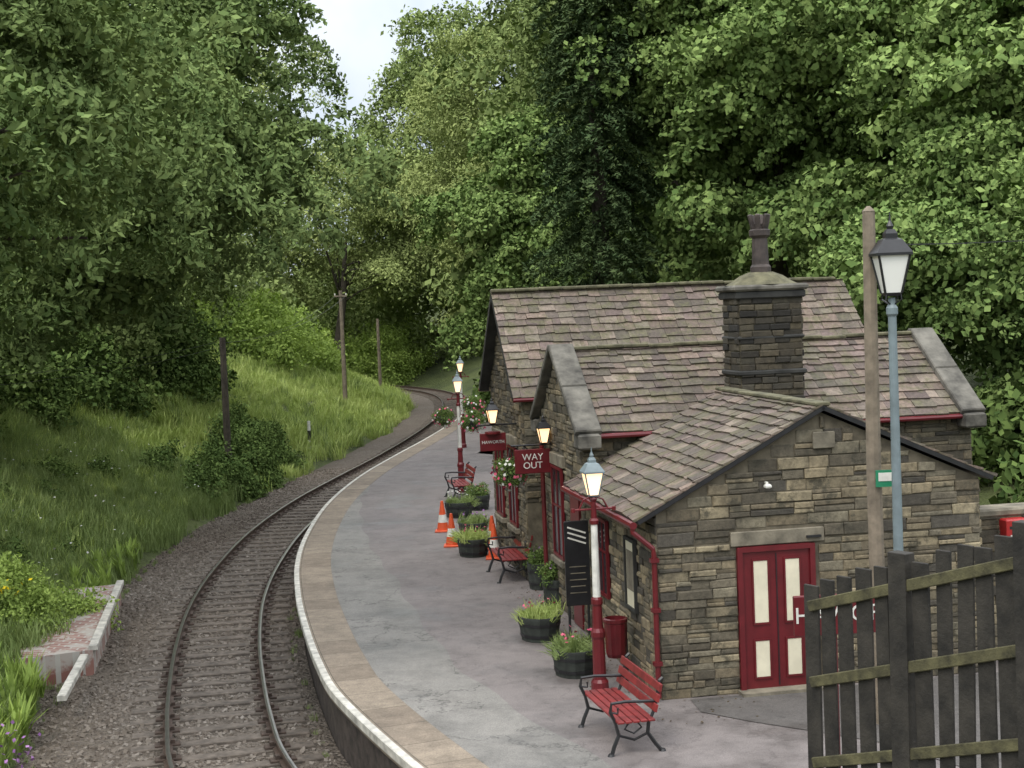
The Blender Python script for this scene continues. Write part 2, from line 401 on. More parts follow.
def scatter(name,P,rot,scl,coll,parent=None,cull=True):
    P=np.asarray(P,dtype=np.float32); rot=np.asarray(rot,dtype=np.float32); scl=np.asarray(scl,dtype=np.float32)
    if cull and parent is None or cull=='force':
        # model only what could plausibly be seen from around the footbridge
        y=np.maximum(P[:,1],.1); k=(np.abs(P[:,0])<y*.43+2)&(P[:,2]-5.2<y*.26+1.5)
        P=P[k];rot=rot[k];scl=scl[k]
    n=len(P); COUNT[name]=COUNT.get(name,0)+n
    rnd=np.clip(rng.uniform(0,1,n)*.65+.35*(.5+.5*wob(P[:,0]*1.1+P[:,2]*.9,P[:,1]*.8+P[:,2]*.6)),0,1)
    me=bpy.data.meshes.new(name); me.vertices.add(n); me.vertices.foreach_set('co',P.ravel())
    a=me.attributes.new('rot','FLOAT_VECTOR','POINT'); a.data.foreach_set('vector',rot.ravel())
    a=me.attributes.new('scl','FLOAT','POINT'); a.data.foreach_set('value',scl)
    a=me.attributes.new('Rnd','FLOAT','POINT'); a.data.foreach_set('value',rnd.astype(np.float32))
    a=me.attributes.new('idx','INT','POINT'); a.data.foreach_set('value',rng.integers(0,len(coll.objects),n).astype(np.int32))
    o=bpy.data.objects.new(name,me); LINK.objects.link(o)
    md=o.modifiers.new('scatter','NODES'); md.node_group=ngroup(coll)
    if parent: o.parent=parent
    return o
def leafobj(name,C,A,B,mat,cols):
    n=len(C); V=np.stack([C-A,C+B-A*.1,C+A,C-B-A*.1],1).reshape(-1,3)
    me=bpy.data.meshes.new(name); me.from_pydata(V.tolist(),[],np.arange(4*n).reshape(-1,4).tolist()); me.materials.append(mat)
    ca=me.color_attributes.new('Col','FLOAT_COLOR','POINT')
    cc=np.repeat(cols,4); ca.data.foreach_set('color',np.stack([cc,cc,cc,np.ones_like(cc)],-1).astype(np.float32).ravel())
    return bpy.data.objects.new(name,me)
def unit(v): return v/np.linalg.norm(v,axis=-1,keepdims=True)
def clump(name,mat,n=150,leaf=.13,wid=.6,flat=.5,kind='dome'):
    d=unit(rng.normal(size=(n,3)))
    if kind=='dome':
        d[:,2]=np.abs(d[:,2])*1.0-.15; rr=rng.uniform(.3,1,n)**.7
        C=d*rr[:,None]*np.array([1,1,flat]); C[:,:2]*=(1+.35*np.sin(3*np.arctan2(d[:,1],d[:,0])+rng.uniform(0,6)))[:,None]
        nrm=unit(d*np.array([.5,.5,1])+rng.normal(size=(n,3))*.45)
    elif kind=='ball':
        C=d*(rng.uniform(.3,1,n)**.6)[:,None]; nrm=unit(d*.6+np.array([0,0,.5])+rng.normal(size=(n,3))*.6)
    else:
        t=rng.uniform(0,1,n); C=np.stack([t*1.3,rng.normal(size=n)*.22*(1.1-t),-t*t*.6+rng.normal(size=n)*.05],-1)
        nrm=unit(np.array([0,0,1.])+rng.normal(size=(n,3))*.5)
    a=unit(np.cross(nrm,rng.normal(size=(n,3)))); b=np.cross(nrm,a)
    a[:,2]-=.25
    s=leaf*rng.uniform(.6,1.25,n)[:,None]*.5
    return leafobj(name,C,a*s*1.1,b*s*wid*1.1,mat,rng.uniform(0,1,n))
def coll_of(nm,mat,k=5,**kw): return protocol(nm,[clump(nm+'_clump',mat,**kw) for _ in range(k)])
C_oak=coll_of('oak_foliage',L_oak,n=95,leaf=.27,wid=.5,flat=.6)
C_syc=coll_of('sycamore_foliage',L_syc,n=115,leaf=.2,wid=.85,flat=.5)
C_mix=coll_of('mixed_foliage',L_mix,n=95,leaf=.21,wid=.6,flat=.8)
C_ash=coll_of('ash_foliage',L_ash,n=85,leaf=.2,wid=.5,flat=.9)
C_con=coll_of('conifer_foliage',L_con,n=100,leaf=.2,wid=.35,kind='spray')
C_lite=coll_of('light_foliage',L_lite,n=85,leaf=.26,wid=.6,kind='ball')
C_dark=coll_of('undergrowth_foliage',L_dark,n=85,leaf=.27,wid=.7,kind='ball')
def rots(nrm,k=.6,up=.7,jit=.25):
    n=unit(nrm*k+np.array([0,0,up])+rng.normal(size=nrm.shape)*jit)
    return np.stack([rng.uniform(-.3,.3,len(n)),np.arccos(np.clip(n[:,2],-1,1)),np.arctan2(n[:,1],n[:,0])],-1)
def crown_pts(c,rad,K,subr,n,low=-.5,inner=.12):
    c=np.array(c,float); rad=np.array(rad,float)
    d=unit(rng.normal(size=(K,3))); d=d[d[:,2]>low-0.3]
    sc=c+d*rad*rng.uniform(.5,1.05,(len(d),1)); sr=subr*rng.uniform(.5,1.4,len(d))
    w=sr**2; k=rng.choice(len(d),n,p=w/w.sum())
    e=unit(rng.normal(size=(n,3))); e[:,2]=np.where(e[:,2]<-.35,-e[:,2],e[:,2])
    rr=np.where(rng.uniform(size=n)<inner,rng.uniform(.2,.9,n),rng.uniform(.8,1.22,n))
    P=sc[k]+e*(sr[k]*rr)[:,None]*np.array([1.15,1.15,.85])
    rel=(P[:,1]-c[1])/rad[1]; keep=(rel<.35)|(rng.uniform(size=n)<.2)
    return P[keep],e[keep],sc
def tree(name,base,crowns,coll,scl,trunk_r=.3,limbs=6,zmin=None,trunk_top=None,extra=None):
    e=empty(name,(0,0,0)); allP=[];allN=[];scs=[]
    for (c,rad,K,subr,n) in crowns:
        P,nn,sc=crown_pts(c,rad,K,subr,n); allP.append(P);allN.append(nn);scs.append(sc)
    P=np.concatenate(allP);nn=np.concatenate(allN);sc=np.concatenate(scs)
    if zmin is not None:
        k=P[:,2]>zmin+rng.uniform(-.5,.5,len(P)); P=P[k];nn=nn[k]
    s=scl*rng.uniform(.6,1.35,len(P))
    scatter('crown',P,rots(nn),s,coll,e,'force')
    mb=MB(); b=Vector(base); top=Vector(trunk_top) if trunk_top else Vector(crowns[0][0])
    path=[b.lerp(top,t)+Vector((random.uniform(-1,1),random.uniform(-1,1),0))*trunk_r*(.6 if 0<t<1 else 0) for t in (0,.08,.3,.6,1)]
    mb.tube(path,[trunk_r*1.5,trunk_r*1.05,trunk_r*.9,trunk_r*.7,trunk_r*.4],M['bark'],9)
    ch=rng.choice(len(sc),min(limbs,len(sc)),replace=False)
    qs=[Vector(sc[k]) for k in ch]
    if extra:
        ec,er,en,es=extra
        q=unit(rng.normal(size=(en,3))); PP=np.array(ec)+q*np.array(er)*(rng.uniform(0,1,en)**.5)[:,None]
        scatter('low_branch_leaves',PP,rots(q),es*rng.uniform(.6,1.2,en),coll,e); qs+=[Vector(PP[k]) for k in range(0,en,9)]
    for q in qs:
        st=b.lerp(top,random.uniform(.45,.9)); mid=st.lerp(q,.5)+Vector((random.uniform(-.5,.5),random.uniform(-.5,.5),random.uniform(.1,.8)))
        r=trunk_r*random.uniform(.2,.35); mb.tube([st,st.lerp(mid,.5)+Vector((0,0,.2)),mid,q],[r,r*.8,r*.6,r*.2],M['bark'],6)
    mb.build('trunk',e,smooth=True)
    return e
def tz(x,y): return float(terr([x],[y])[0])
# left oaks
tree('oak_tree',(-12.8,21,tz(-12.8,21)-.3),[((-9.2,21.5,9.0),(3.9,4.5,3.4),34,1.25,1500),((-8.2,18,8.2),(2.8,2.5,2.4),18,.9,600)],C_oak,.44,.35,10,zmin=5.0,extra=((-5.3,14.2,7.3),(1.2,1.2,1.0),60,.4))
tree('oak_tree',(-16.5,31,tz(-16.5,31)-.3),[((-10.9,31,9.2),(4.8,5,4.6),40,1.5,1500),((-12.5,29,5.6),(3.0,3.5,1.6),18,1.0,500)],C_oak,.56,.35,10,zmin=4.0)
tree('oak_tree',(-18,43,tz(-18,43)-.3),[((-11.0,43,10.6),(5.3,6,6.0),50,1.7,1800),((-13.5,41,5.2),(4,4,2.0),18,1.1,600)],C_oak,.7,.35,10,zmin=3.4)
tree('ash_tree',(-18,58,tz(-18,58)-.3),[((-14.0,60,10),(5,6,7.5),46,1.9,1500)],C_mix,.85,.35,10,zmin=3.6)
tree('ash_tree',(-21,82,tz(-21,82)-.3),[((-18.5,84,13),(7,7,8.5),46,2.2,1200)],C_ash,1.1,.4,10)
tree('beech_tree',(-14,118,-.5),[((-13,120,11),(9,7,8),50,2.4,1300)],C_ash,1.3,.4,10)
# centre
tree('beech_tree',(-3,126,0),[((-4,128,14),(8.5,8,13),60,2.8,1500)],C_mix,1.5,.5,12)
tree('ash_tree',(1.5,98,1.0),[((.6,98,14),(5.8,6,11.5),70,1.8,1900)],C_ash,1.0,.35,30)
tree('beech_tree',(4,84,1.5),[((4.8,84,12),(5.5,5,11),55,2.0,1700)],C_mix,1.0,.45,14)
tree('ash_tree',(-.5,88,.2),[((-.4,88,8),(3.4,4,6.5),40,1.4,1000)],C_ash,.85,.3,16)
tree('oak_tree',(1.6,67,1),[((1.8,66,7),(3.6,4.5,5.5),44,1.4,1300)],C_syc,.8,.35,10)
# right sycamores
tree('sycamore_tree',(9,50,2),[((9.4,51,11),(4.9,6,9),60,1.9,2000)],C_syc,.88,.45,10)
tree('sycamore_tree',(15,43,3),[((14.5,42,10.5),(5.5,6,8.5),64,1.8,2300)],C_syc,.83,.45,10)
tree('sycamore_tree',(21,47,4),[((21,46,11),(6,6,10),50,1.9,1200)],C_syc,.9,.45,6)
tree('sycamore_tree',(13,36,2),[((12.5,35.5,5),(4.5,3.5,4.2),44,1.3,1400)],C_syc,.68,.3,6)
tree('sycamore_tree',(7,66,3),[((9,68,17),(8,6,9),50,2.4,1300)],C_mix,1.1,.45,6)
def conifer(name,x,y,z0,h,r):
    e=empty(name); mb=MB(); mb.tube([(x,y,z0),(x,y,z0+h*.5),(x,y,z0+h)],[.35,.22,.03],M['bark'],8); mb.build('trunk',e)
    P=[];R=[];Sc=[]
    n=1500
    for i in range(n):
        t=random.random()**.85; zz=z0+1.5+(h-1.5)*t; rr=r*(1-t)**.7*random.uniform(.15,.95)*(1+.3*math.sin(zz*3)); a=random.uniform(0,6.283)
        P.append((x+rr*math.cos(a),y+rr*math.sin(a),zz)); R.append((0,random.uniform(-.1,.35),a)); Sc.append(random.uniform(.6,1.1))
    scatter('crown',P,R,Sc,C_con,e,'force')
conifer('conifer_tree',3.15,49.5,.5,26,1.7)
def mass(name,blobs,coll,scl,n,parent=None):
    P=[];Nn=[]
    w=np.array([b[3]*b[4] for b in blobs]); w=w/w.sum()
    for b,k in zip(blobs,(w*n).astype(int)+1):
        e=unit(rng.normal(size=(k,3))); e[:,2]=abs(e[:,2]); rr=rng.uniform(.55,1.3,k)[:,None]
        e[:,1]=np.where(e[:,1]>.5,-e[:,1],e[:,1])
        P.append(np.array(b[:3])+e*rr*np.array([b[3],b[3],b[4]])); Nn.append(e)
    P=np.concatenate(P); scatter(name,P,rots(np.concatenate(Nn)),scl*rng.uniform(.5,1.4,len(P)),coll,parent)
def rb(x,y,r,h): return (x,y,tz(x,y)-.1,r,h)
def lb(y,l,r,h):
    p=off(sidx(y),-l); return rb(p[0],p[1],r,h)
U_=random.uniform
bl=[lb(U_(34,70),U_(9.0,14),U_(1,2),U_(1.2,3)) for _ in range(44)]
mass('undergrowth',bl,C_dark,.6,3200)
bl=[lb(U_(47,60),U_(3.2,5.8),U_(.3,.8),U_(.25,1.25)) for _ in range(26)]
mass('bramble_bush',bl,C_dark,.32,1200)
bl=[lb(U_(62,116),U_(14,26),U_(1.5,3.5),U_(2,4.5)) for _ in range(32)]
mass('hedge',bl,C_mix,.9,1800)
bl=[lb(U_(78,112),U_(9,14),U_(1,2.4),U_(1.2,3.2)) for _ in range(20)]
bl+=[(U_(-17,-8),U_(122,130),tz(-12,126),U_(1.5,2.5),U_(2,5)) for _ in range(8)]
mass('hawthorn_hedge',bl,C_lite,.75,1700)
bl=[(U_(-24,8),U_(128,150),0,U_(4,7),U_(5,12)) for _ in range(30)]
bl+=[(U_(5,45),U_(70,100),4,U_(5,8),U_(8,20)) for _ in range(26)]
bl+=[(U_(-55,-22),U_(60,130),4,U_(5,8),U_(7,13)) for _ in range(24)]
mass('distant_trees',bl,C_mix,1.9,3600)
bl=[rb(U_(9,20),U_(28,34),U_(1,2),U_(1.5,3.5)) for _ in range(16)]
bl+=[rb(U_(0,6),U_(62,80),U_(1.2,2.4),U_(1.5,4)) for _ in range(16)]
bl+=[rb(U_(.5,3.5),U_(80,112),U_(1.2,2.4),U_(1.5,4)) for _ in range(14)]
mass('shrubbery',bl,C_dark,.75,2600)
# grass
def tuft(name,mat,n=30,spread=.35,w=.018,lean=.5):
    V=[];Fc=[];C=[]
    for i in range(n):
        a=random.uniform(0,6.28); r=spread*random.random()**.7; x,y=r*math.cos(a),r*math.sin(a); h=random.uniform(.5,1.1)
        b=random.uniform(0,6.28); lx,ly=math.cos(b)*h*random.uniform(.1,lean),math.sin(b)*h*random.uniform(.1,lean); wx,wy=-math.sin(b)*w,math.cos(b)*w
        o=len(V); V+=[(x-wx,y-wy,0),(x+wx,y+wy,0),(x+lx*.35+wx*.8,y+ly*.35+wy*.8,h*.6),(x+lx*.35-wx*.8,y+ly*.35-wy*.8,h*.6),(x+lx,y+ly,h*.95)]
        Fc+=[(o,o+1,o+2,o+3),(o+3,o+2,o+4)]; C+=[random.random()]*5
    me=bpy.data.meshes.new(name); me.from_pydata(V,[],Fc); me.materials.append(mat)
    ca=me.color_attributes.new('Col','FLOAT_COLOR','POINT'); cc=np.array(C); ca.data.foreach_set('color',np.stack([cc,cc,cc,cc*0+1],-1).astype(np.float32).ravel())
    return bpy.data.objects.new(name,me)
C_grass=protocol('grass_tufts',[tuft('grass_tuft',L_grass,34) for _ in range(4)])
C_lime=protocol('meadow_tufts',[tuft('meadow_tuft',L_lime,30,.45,.022,.8) for _ in range(4)])
C_fern=protocol('fern_fronds',[tuft('fern_frond',L_lite,26,.08,.05) for _ in range(3)])
def grass(name,n,x0,x1,y0,y1,s0,s1,dmin,dmax,coll):
    x=rng.uniform(x0,x1,n*4); y=rng.uniform(y0,y1,n*4); d=-dist(x,y); k=(d>dmin+.35*wob(x*2,y*2))&(d<dmax)&(abs(x)<.42*y+1); x=x[k][:n];y=y[k][:n]
    z=terr(x,y)-.03; m=len(x)
    scatter(name,np.stack([x,y,z],-1),np.stack([rng.uniform(-.15,.15,m),rng.uniform(-.15,.15,m),rng.uniform(0,6.28,m)],-1),rng.uniform(s0,s1,m)*(1+.35*wob(x,y)),coll)
grass('bank_grass',5500,-20,-6,17,50,.3,.75,3.1,10,C_grass)
grass('bank_grass',2000,-20,-6,28,56,.3,.6,3.6,10,C_lime)
grass('meadow_grass',7500,-26,-4,50,124,.35,.75,2.9,15,C_lime)
grass('meadow_grass',700,-24,-4,48,112,.4,.85,2.9,15,C_grass)
bl=[lb(U_(26,46),U_(4.6,8.5),U_(.3,.6),U_(.25,.5)) for _ in range(26)]
mass('nettle_patch',bl,C_dark,.22,900)
mass('yellow_flowering_shrub',[rb(-9.9,27.6,1.0,1.0),rb(-9.2,29.2,.8,.7)],C_lite,.26,500)
def flowers(name,mat,ctr,sp,n,leaf):
    c=np.array(ctr)
    C=c+rng.normal(size=(n,3))*np.array(sp); nr=unit(np.array([0,0,1.])+rng.normal(size=(n,3))*.6); a=unit(np.cross(nr,rng.normal(size=(n,3)))); b=np.cross(nr,a)
    o=leafobj(name,C,a*leaf,b*leaf*.8,mat,rng.uniform(0,1,n)); LINK.objects.link(o); return o
flowers('yellow_flowers',L_yel,(-9.6,26.9,tz(-9.6,26.9)+.95),(.22,.15,.07),60,.045)
def sc_small(name,x0,x1,y0,y1,n,coll,s0,s1,dm=2.7):
    x=rng.uniform(x0,x1,n); y=rng.uniform(y0,y1,n); d=-dist(x,y); k=d>dm; x=x[k];y=y[k]; z=terr(x,y); m=len(x)
    scatter(name,np.stack([x,y,z],-1),np.stack([rng.uniform(-.2,.2,m),rng.uniform(-.2,.2,m),rng.uniform(0,6.28,m)],-1),rng.uniform(s0,s1,m),coll)
sc_small('fern',-9,-6.6,19,24.5,120,C_fern,.4,.9,2.9)
sc_small('fern',-10,-8.2,32,38,60,C_fern,.4,.8,2.9)
fx=rng.uniform(-7.6,-5.6,420); fy=rng.uniform(16,21,420); kk=-dist(fx,fy)>2.5; fx=fx[kk];fy=fy[kk]
Cn=np.stack([fx,fy,terr(fx,fy)+rng.uniform(.3,.8,len(fx))],-1); nr=unit(rng.normal(size=Cn.shape)); aa=unit(np.cross(nr,rng.normal(size=Cn.shape)))
o=leafobj('purple_wildflowers',Cn,aa*.035,np.cross(nr,aa)*.03,L_pur,rng.uniform(0,1,len(fx))); LINK.objects.link(o)
x=rng.uniform(-14,-8,200); y=rng.uniform(26,52,200); kk=(-dist(x,y)>3.3); x=x[kk];y=y[kk]
Cn=np.stack([x,y,terr(x,y)+rng.uniform(.45,.8,len(x))],-1); nr=unit(np.array([0,0,1.])+rng.normal(size=Cn.shape)*.3); aa=unit(np.cross(nr,rng.normal(size=Cn.shape)))
o=leafobj('white_wildflowers',Cn,aa*.035,np.cross(nr,aa)*.035,L_wht,rng.uniform(0,1,len(x))); LINK.objects.link(o)
L_litter=leafmat('dead_leaf',(.05,.035,.02),(.16,.12,.06))
nr=unit(np.array([0,0,1.])+rng.normal(size=C.shape)*.15); aa=unit(np.cross(nr,rng.normal(size=C.shape)))
sz=rng.uniform(.008,.024,(len(C),1))
o=leafobj('leaf_litter',C,aa*sz,np.cross(nr,aa)*sz*.7,L_litter,rng.uniform(0,1,len(C))); LINK.objects.link(o)
# ballast stones
def rock(nm):
    bpy_m=bpy.data.meshes.new(nm); import bmesh
    bm=bmesh.new(); bmesh.ops.create_cube(bm,size=1.6)
    for v in bm.verts: v.co*=random.uniform(.6,1.2)
    bm.to_mesh(bpy_m); bm.free(); bpy_m.materials.append(M['bstone']); return bpy.data.objects.new(nm,bpy_m)
C_rock=protocol('ballast_rocks',[rock('ballast_rock') for _ in range(6)])
n=26000; si=rng.uniform(sidx(14)*.5,sidx(58)*.5,n); oo=rng.uniform(-3.5,1.45,n); ii=np.clip((si/.5).astype(int),0,len(pts)-1); pp=at(si)+nor[ii]*oo[:,None]
keep=(abs(abs(oo)-.7535)>.09); slp=(si-2.0)%.7; keep&=~(((slp<.13)|(slp>.57))&(abs(oo)<1.3)&(rng.uniform(size=n)<.95))
pp=pp[keep];oo=oo[keep]; m=len(pp); zz=np.interp(oo,[-3.6,-3.0,-2.3,-1.4,0,1.47],[-1.2,-1.06,-.95,-.935,-.945,-.95])
scatter('ballast_stones',np.stack([pp[:,0],pp[:,1],zz],-1),rng.uniform(0,6,(m,3)),rng.uniform(.018,.042,m),C_rock)
n=320; si=rng.uniform(sidx(15)*.5,sidx(60)*.5,n); oo=np.where(rng.uniform(size=n)<.75,rng.uniform(-3.4,-2.5,n),rng.uniform(1.3,1.5,n)); ii=(si/.5).astype(int); pp=at(si)+nor[ii]*oo[:,None]
scatter('track_weeds',np.stack([pp[:,0],pp[:,1],np.full(n,-1.0)],-1),np.stack([rng.uniform(-.3,.3,n),rng.uniform(-.3,.3,n),rng.uniform(0,6.28,n)],-1),rng.uniform(.08,.25,n),C_grass)
# ------------------------------------------------------------------ building
B=empty('station_building',CORNER,RZ)
def stonecol(soot=0):
    c=random.choice([(.24,.193,.12),(.26,.213,.135),(.18,.147,.096),(.275,.23,.148),(.1,.085,.06),(.2,.175,.122),(.14,.12,.085),(.07,.062,.05)])
    k=random.uniform(.75,1.2)*(1-soot*.72)
    return tuple(x*k for x in c)
def stonework(mb,O,T,Nn,lf,rf,z0,z1,ops=(),hh=(.075,.155),ll=(.12,.46),mat=None,soot=0):
    O=Vector(O);T=Vector(T);Nn=Vector(Nn);mat=mat or M['stone']; z=z0
    while z<z1-.03:
        h=random.uniform(*hh); zt=min(z+h,z1)
        a=max(lf(z),lf(zt)); b=min(rf(z),rf(zt)); iv=[(a,b)]
        for (oa,ob,oz0,oz1) in ops:
            if zt>oz0+.02 and z<oz1-.02:
                nv=[]
                for (p,q) in iv:
                    if ob<=p or oa>=q: nv.append((p,q))
                    else:
                        if oa-p>.05: nv.append((p,oa))
                        if q-ob>.05: nv.append((ob,q))
                iv=nv
        for (p,q) in iv:
            x=p
            while x<q-.02:
                l=random.uniform(*ll)*(.75+h*2.2)
                if q-(x+l)<ll[0]*.6: l=q-x
                g=random.uniform(.003,.008); bv=.012
                x0,x1=x+g,min(x+l,q)-g
                rows=[(z,zt)]
                if h>.11 and random.random()<.3:
                    zm=z+h*random.uniform(.4,.6); rows=[(z,zm),(zm,zt)]
                for (ra,rb_) in rows:
                    a0,a1=ra+g,rb_-g; pr=random.uniform(.006,.042)
                    j=lambda:random.uniform(-.008,.008)
                    if x1-x0>.03 and a1-a0>.02:
                        vs=[]
                        for dd,i in ((0,0),(pr*.7,0),(pr,bv)):
                            for xx,zz in((x0+i+j(),a0+i+j()),(x1-i+j(),a0+i+j()),(x1-i+j(),a1-i+j()),(x0+i+j(),a1-i+j())):
                                vs.append(O+T*xx+Vector((0,0,zz))+Nn*dd)
                        fs=[(8,9,10,11)]
                        for k in(0,4):
                            for jj in range(4): fs.append((k+jj,k+(jj+1)%4,k+4+(jj+1)%4,k+4+jj))
                        mb.add(vs,fs,mat,stonecol(soot))
                x+=l
        z=zt
def slates(mb,E,T,Sd,L,Wd,ex=(.24,.15),wd=(.14,.4)):
    E=Vector(E);T=Vector(T).normalized();Sd=Vector(Sd).normalized(); Nn=T.cross(Sd).normalized()
    if Nn.z<0: Nn=-Nn
    s=-.04
    while s<Wd-.02:
        e=(ex[0]+(ex[1]-ex[0])*s/Wd)*random.uniform(.9,1.1); e=min(e,Wd-s); x=-random.uniform(0,.15)
        while x<L:
            w=random.uniform(*wd); x0=max(x,0)+.003; x1=min(x+w,L)-.003
            if x1-x0>.03:
                k=random.uniform(.6,1.35); c=random.choice([(.14,.105,.085),(.165,.122,.098),(.112,.09,.075),(.185,.148,.118),(.132,.113,.085),(.145,.107,.095)]); c=tuple(q*k for q in c)
                th=random.uniform(.014,.036); dj=random.uniform(-.022,.022); s0=s+dj; s1=min(s+e*1.2,Wd)
                d2=random.uniform(-.012,.012)
                p=[E+T*x0+Sd*(s0+d2),E+T*x1+Sd*(s0-d2),E+T*x1+Sd*s1,E+T*x0+Sd*s1]
                vs=p+[p[0]+Nn*(th+.018),p[1]+Nn*(th+.018),p[2]+Nn*.012,p[3]+Nn*.012]
                mb.add(vs,[(0,1,5,4),(4,5,6,7),(1,2,6,5),(3,0,4,7)] ,M['slate'],c)
            x+=w
        s+=e
RV,RZh=2.29,3.74; EL,ELz=-.28,2.38; ER,ERz=4.68,2.67
sl=(RZh-ELz)/(RV-EL); sr=(RZh-ERz)/(ER-RV)
lf=lambda z:0 if z<2.38+sl*.28-.12 else (z+.12-ELz)/sl+EL
rf=lambda z:4.5 if z<ERz+sr*.18-.12 else ER-(z+.12-ERz)/sr
mb=MB()
m=M['mortar']
def prism(mb,poly,u0,u1,mat):
    n=len(poly); vs=[(v,u0,z) for v,z in poly]+[(v,u1,z) for v,z in poly]
    mb.add(vs,[tuple(range(n)),tuple(range(n,2*n))[::-1]]+[(i,(i+1)%n+0,(i+1)%n+n,i+n)[::-1] for i in range(n)],mat)
zl=ELz+sl*.28-.1; zr=ERz+sr*.18-.1
prism(mb,[(0,-.2),(4.5,-.2),(4.5,zr),(RV,RZh-.1),(0,zl)],0,4.2,m)
dops=[(1.06,2.2,-.3,1.94),(.98,2.28,1.94,2.14)]
stonework(mb,(0,0,0),(1,0,0),(0,-1,0),lf,rf,0,2.0,dops,hh=(.075,.145),ll=(.16,.48))
stonework(mb,(0,0,0),(1,0,0),(0,-1,0),lf,rf,2.0,3.66,dops,hh=(.13,.19),ll=(.22,.55))
stonework(mb,(0,4.2,0),(0,-1,0),(-1,0,0),lambda z:0,lambda z:4.2,0,2.4,[(2.7,3.25,.95,1.95),(1.05,1.7,.85,2.0)])
stonework(mb,(4.5,0,0),(0,1,0),(1,0,0),lambda z:0,lambda z:4.2,0,2.5)
mb.build('extension_walls',B)
mb=MB()
mb.box((1.63,-.012,2.04),(1.28,.06,.19),M['dress'],bev=.01); 
mb.box((1.6,-.1,.02),(1.15,.3,.06),M['dress'])
mb.build('door_surround',B)
mb=MB()
mb.box((1.10,-.02,.98),(.07,.08,1.9),M['red']); mb.box((2.10,-.02,.98),(.07,.08,1.9),M['red']); mb.box((1.6,-.02,1.9),(.93,.08,.07),M['red'])
mb.box((1.6,.0,.955),(.93,.05,1.81),M['red'])
for cx in(1.38,1.82):
    for (a,b) in((.92,1.74),(.2,.68)):
        mb.box((cx,-.03,(a+b)/2),(.19,.012,b-a),M['cream'],bev=.004)
        for s_ in(-1,1):
            mb.box((cx+s_*.108,-.034,(a+b)/2),(.022,.02,b-a+.05),M['red'])
        for zz in(a-.013,b+.013): mb.box((cx,-.033,zz),(.194,.02,.022),M['red'])
mb.box((1.6,-.03,.955),(.012,.012,1.75),M['black'])
mb.lathe([(.02,0),(.03,.02),(.02,.04)],(1.98,-.05,.85),M['black'],8)
mb.box((2.12,-.05,2.02),(.2,.06,.03),M['black']); 
mb.build('red_door',B)
def slab_roof(mb,pts4,th,mat):
    p=[Vector(q) for q in pts4]; n=(p[1]-p[0]).cross(p[3]-p[0]).normalized()
    if n.z<0:n=-n
    vs=[q-n*.004 for q in p]+[q-n*th for q in p]
    mb.add(vs,[(0,1,2,3),(7,6,5,4),(0,4,5,1),(1,5,6,2),(2,6,7,3),(3,7,4,0)],mat)
mb=MB()
o0,o1=-.1,4.12
slab_roof(mb,[(EL,o0,ELz),(EL,o1,ELz),(RV,o1,RZh),(RV,o0,RZh)],.06,M['black'])
slab_roof(mb,[(ER,o0,ERz),(ER,o1,ERz),(RV,o1,RZh),(RV,o0,RZh)],.06,M['black'])
dl=Vector((RV-EL,0,RZh-ELz)); dr=Vector((RV-ER,0,RZh-ERz))
slates(mb,(EL,o0,ELz),(0,1,0),dl,o1-o0,dl.length)
slates(mb,(ER,o0,ERz),(0,1,0),dr,o1-o0,dr.length)
u=o0
while u<o1-.1:
    l=min(.45,o1-u); mb.box((RV,u+l/2,RZh+.02+random.uniform(-.008,.008)),(.2,l-.01,.05),M['ridge'],bev=.012); u+=.45
mb.build('extension_roof',B)
mb=MB()
mb.tube([(EL-.05,o0,ELz-.06),(EL-.05,o1,ELz-.06)],.05,M['red'],8)
mb.tube([(EL-.05,o0+.05,ELz-.06),(EL-.05,o0+.05,ELz-.15),(-.07,-.06,2.0),(-.06,-.06,1.9),(-.06,-.06,.05)],.036,M['red'],8)
for z in(.5,1.2,1.85): mb.box((-.06,-.06,z),(.11,.1,.05),M['red'])
mb.build('gutter_and_downpipe',B)
mb=MB()
def wallwin(mb,x,u0,u1,z0,z1,fr=M['cream'],gl=M['glassdark'],nb=1,bar=True):
    mb.box((x-.02,(u0+u1)/2,(z0+z1)/2),(.03,u1-u0,z1-z0),gl)
    for uu in (u0,u1): mb.box((x-.035,uu,(z0+z1)/2),(.05,.045,z1-z0+.045),fr)
    for z in (z0,z1): mb.box((x-.035,(u0+u1)/2,z),(.052,u1-u0-.045,.045),fr)
    for k in range(nb):
        uu=u0+(u1-u0)*(k+1)/(nb+1); mb.box((x-.037,uu,(z0+z1)/2),(.03,.025,z1-z0-.045),fr)
    if bar: mb.box((x-.04,(u0+u1)/2,(z0+z1)/2+.1),(.028,u1-u0-.045,.025),fr)
wallwin(mb,-.01,.98,1.48,.97,1.93,M['wood_dark'],M['cream'],0,False)
mb.box((-.052,1.23,1.5),(.006,.36,.55),M['dress'])
wallwin(mb,-.01,2.55,3.1,.87,1.98,M['red'])
mb.build('side_windows',B)
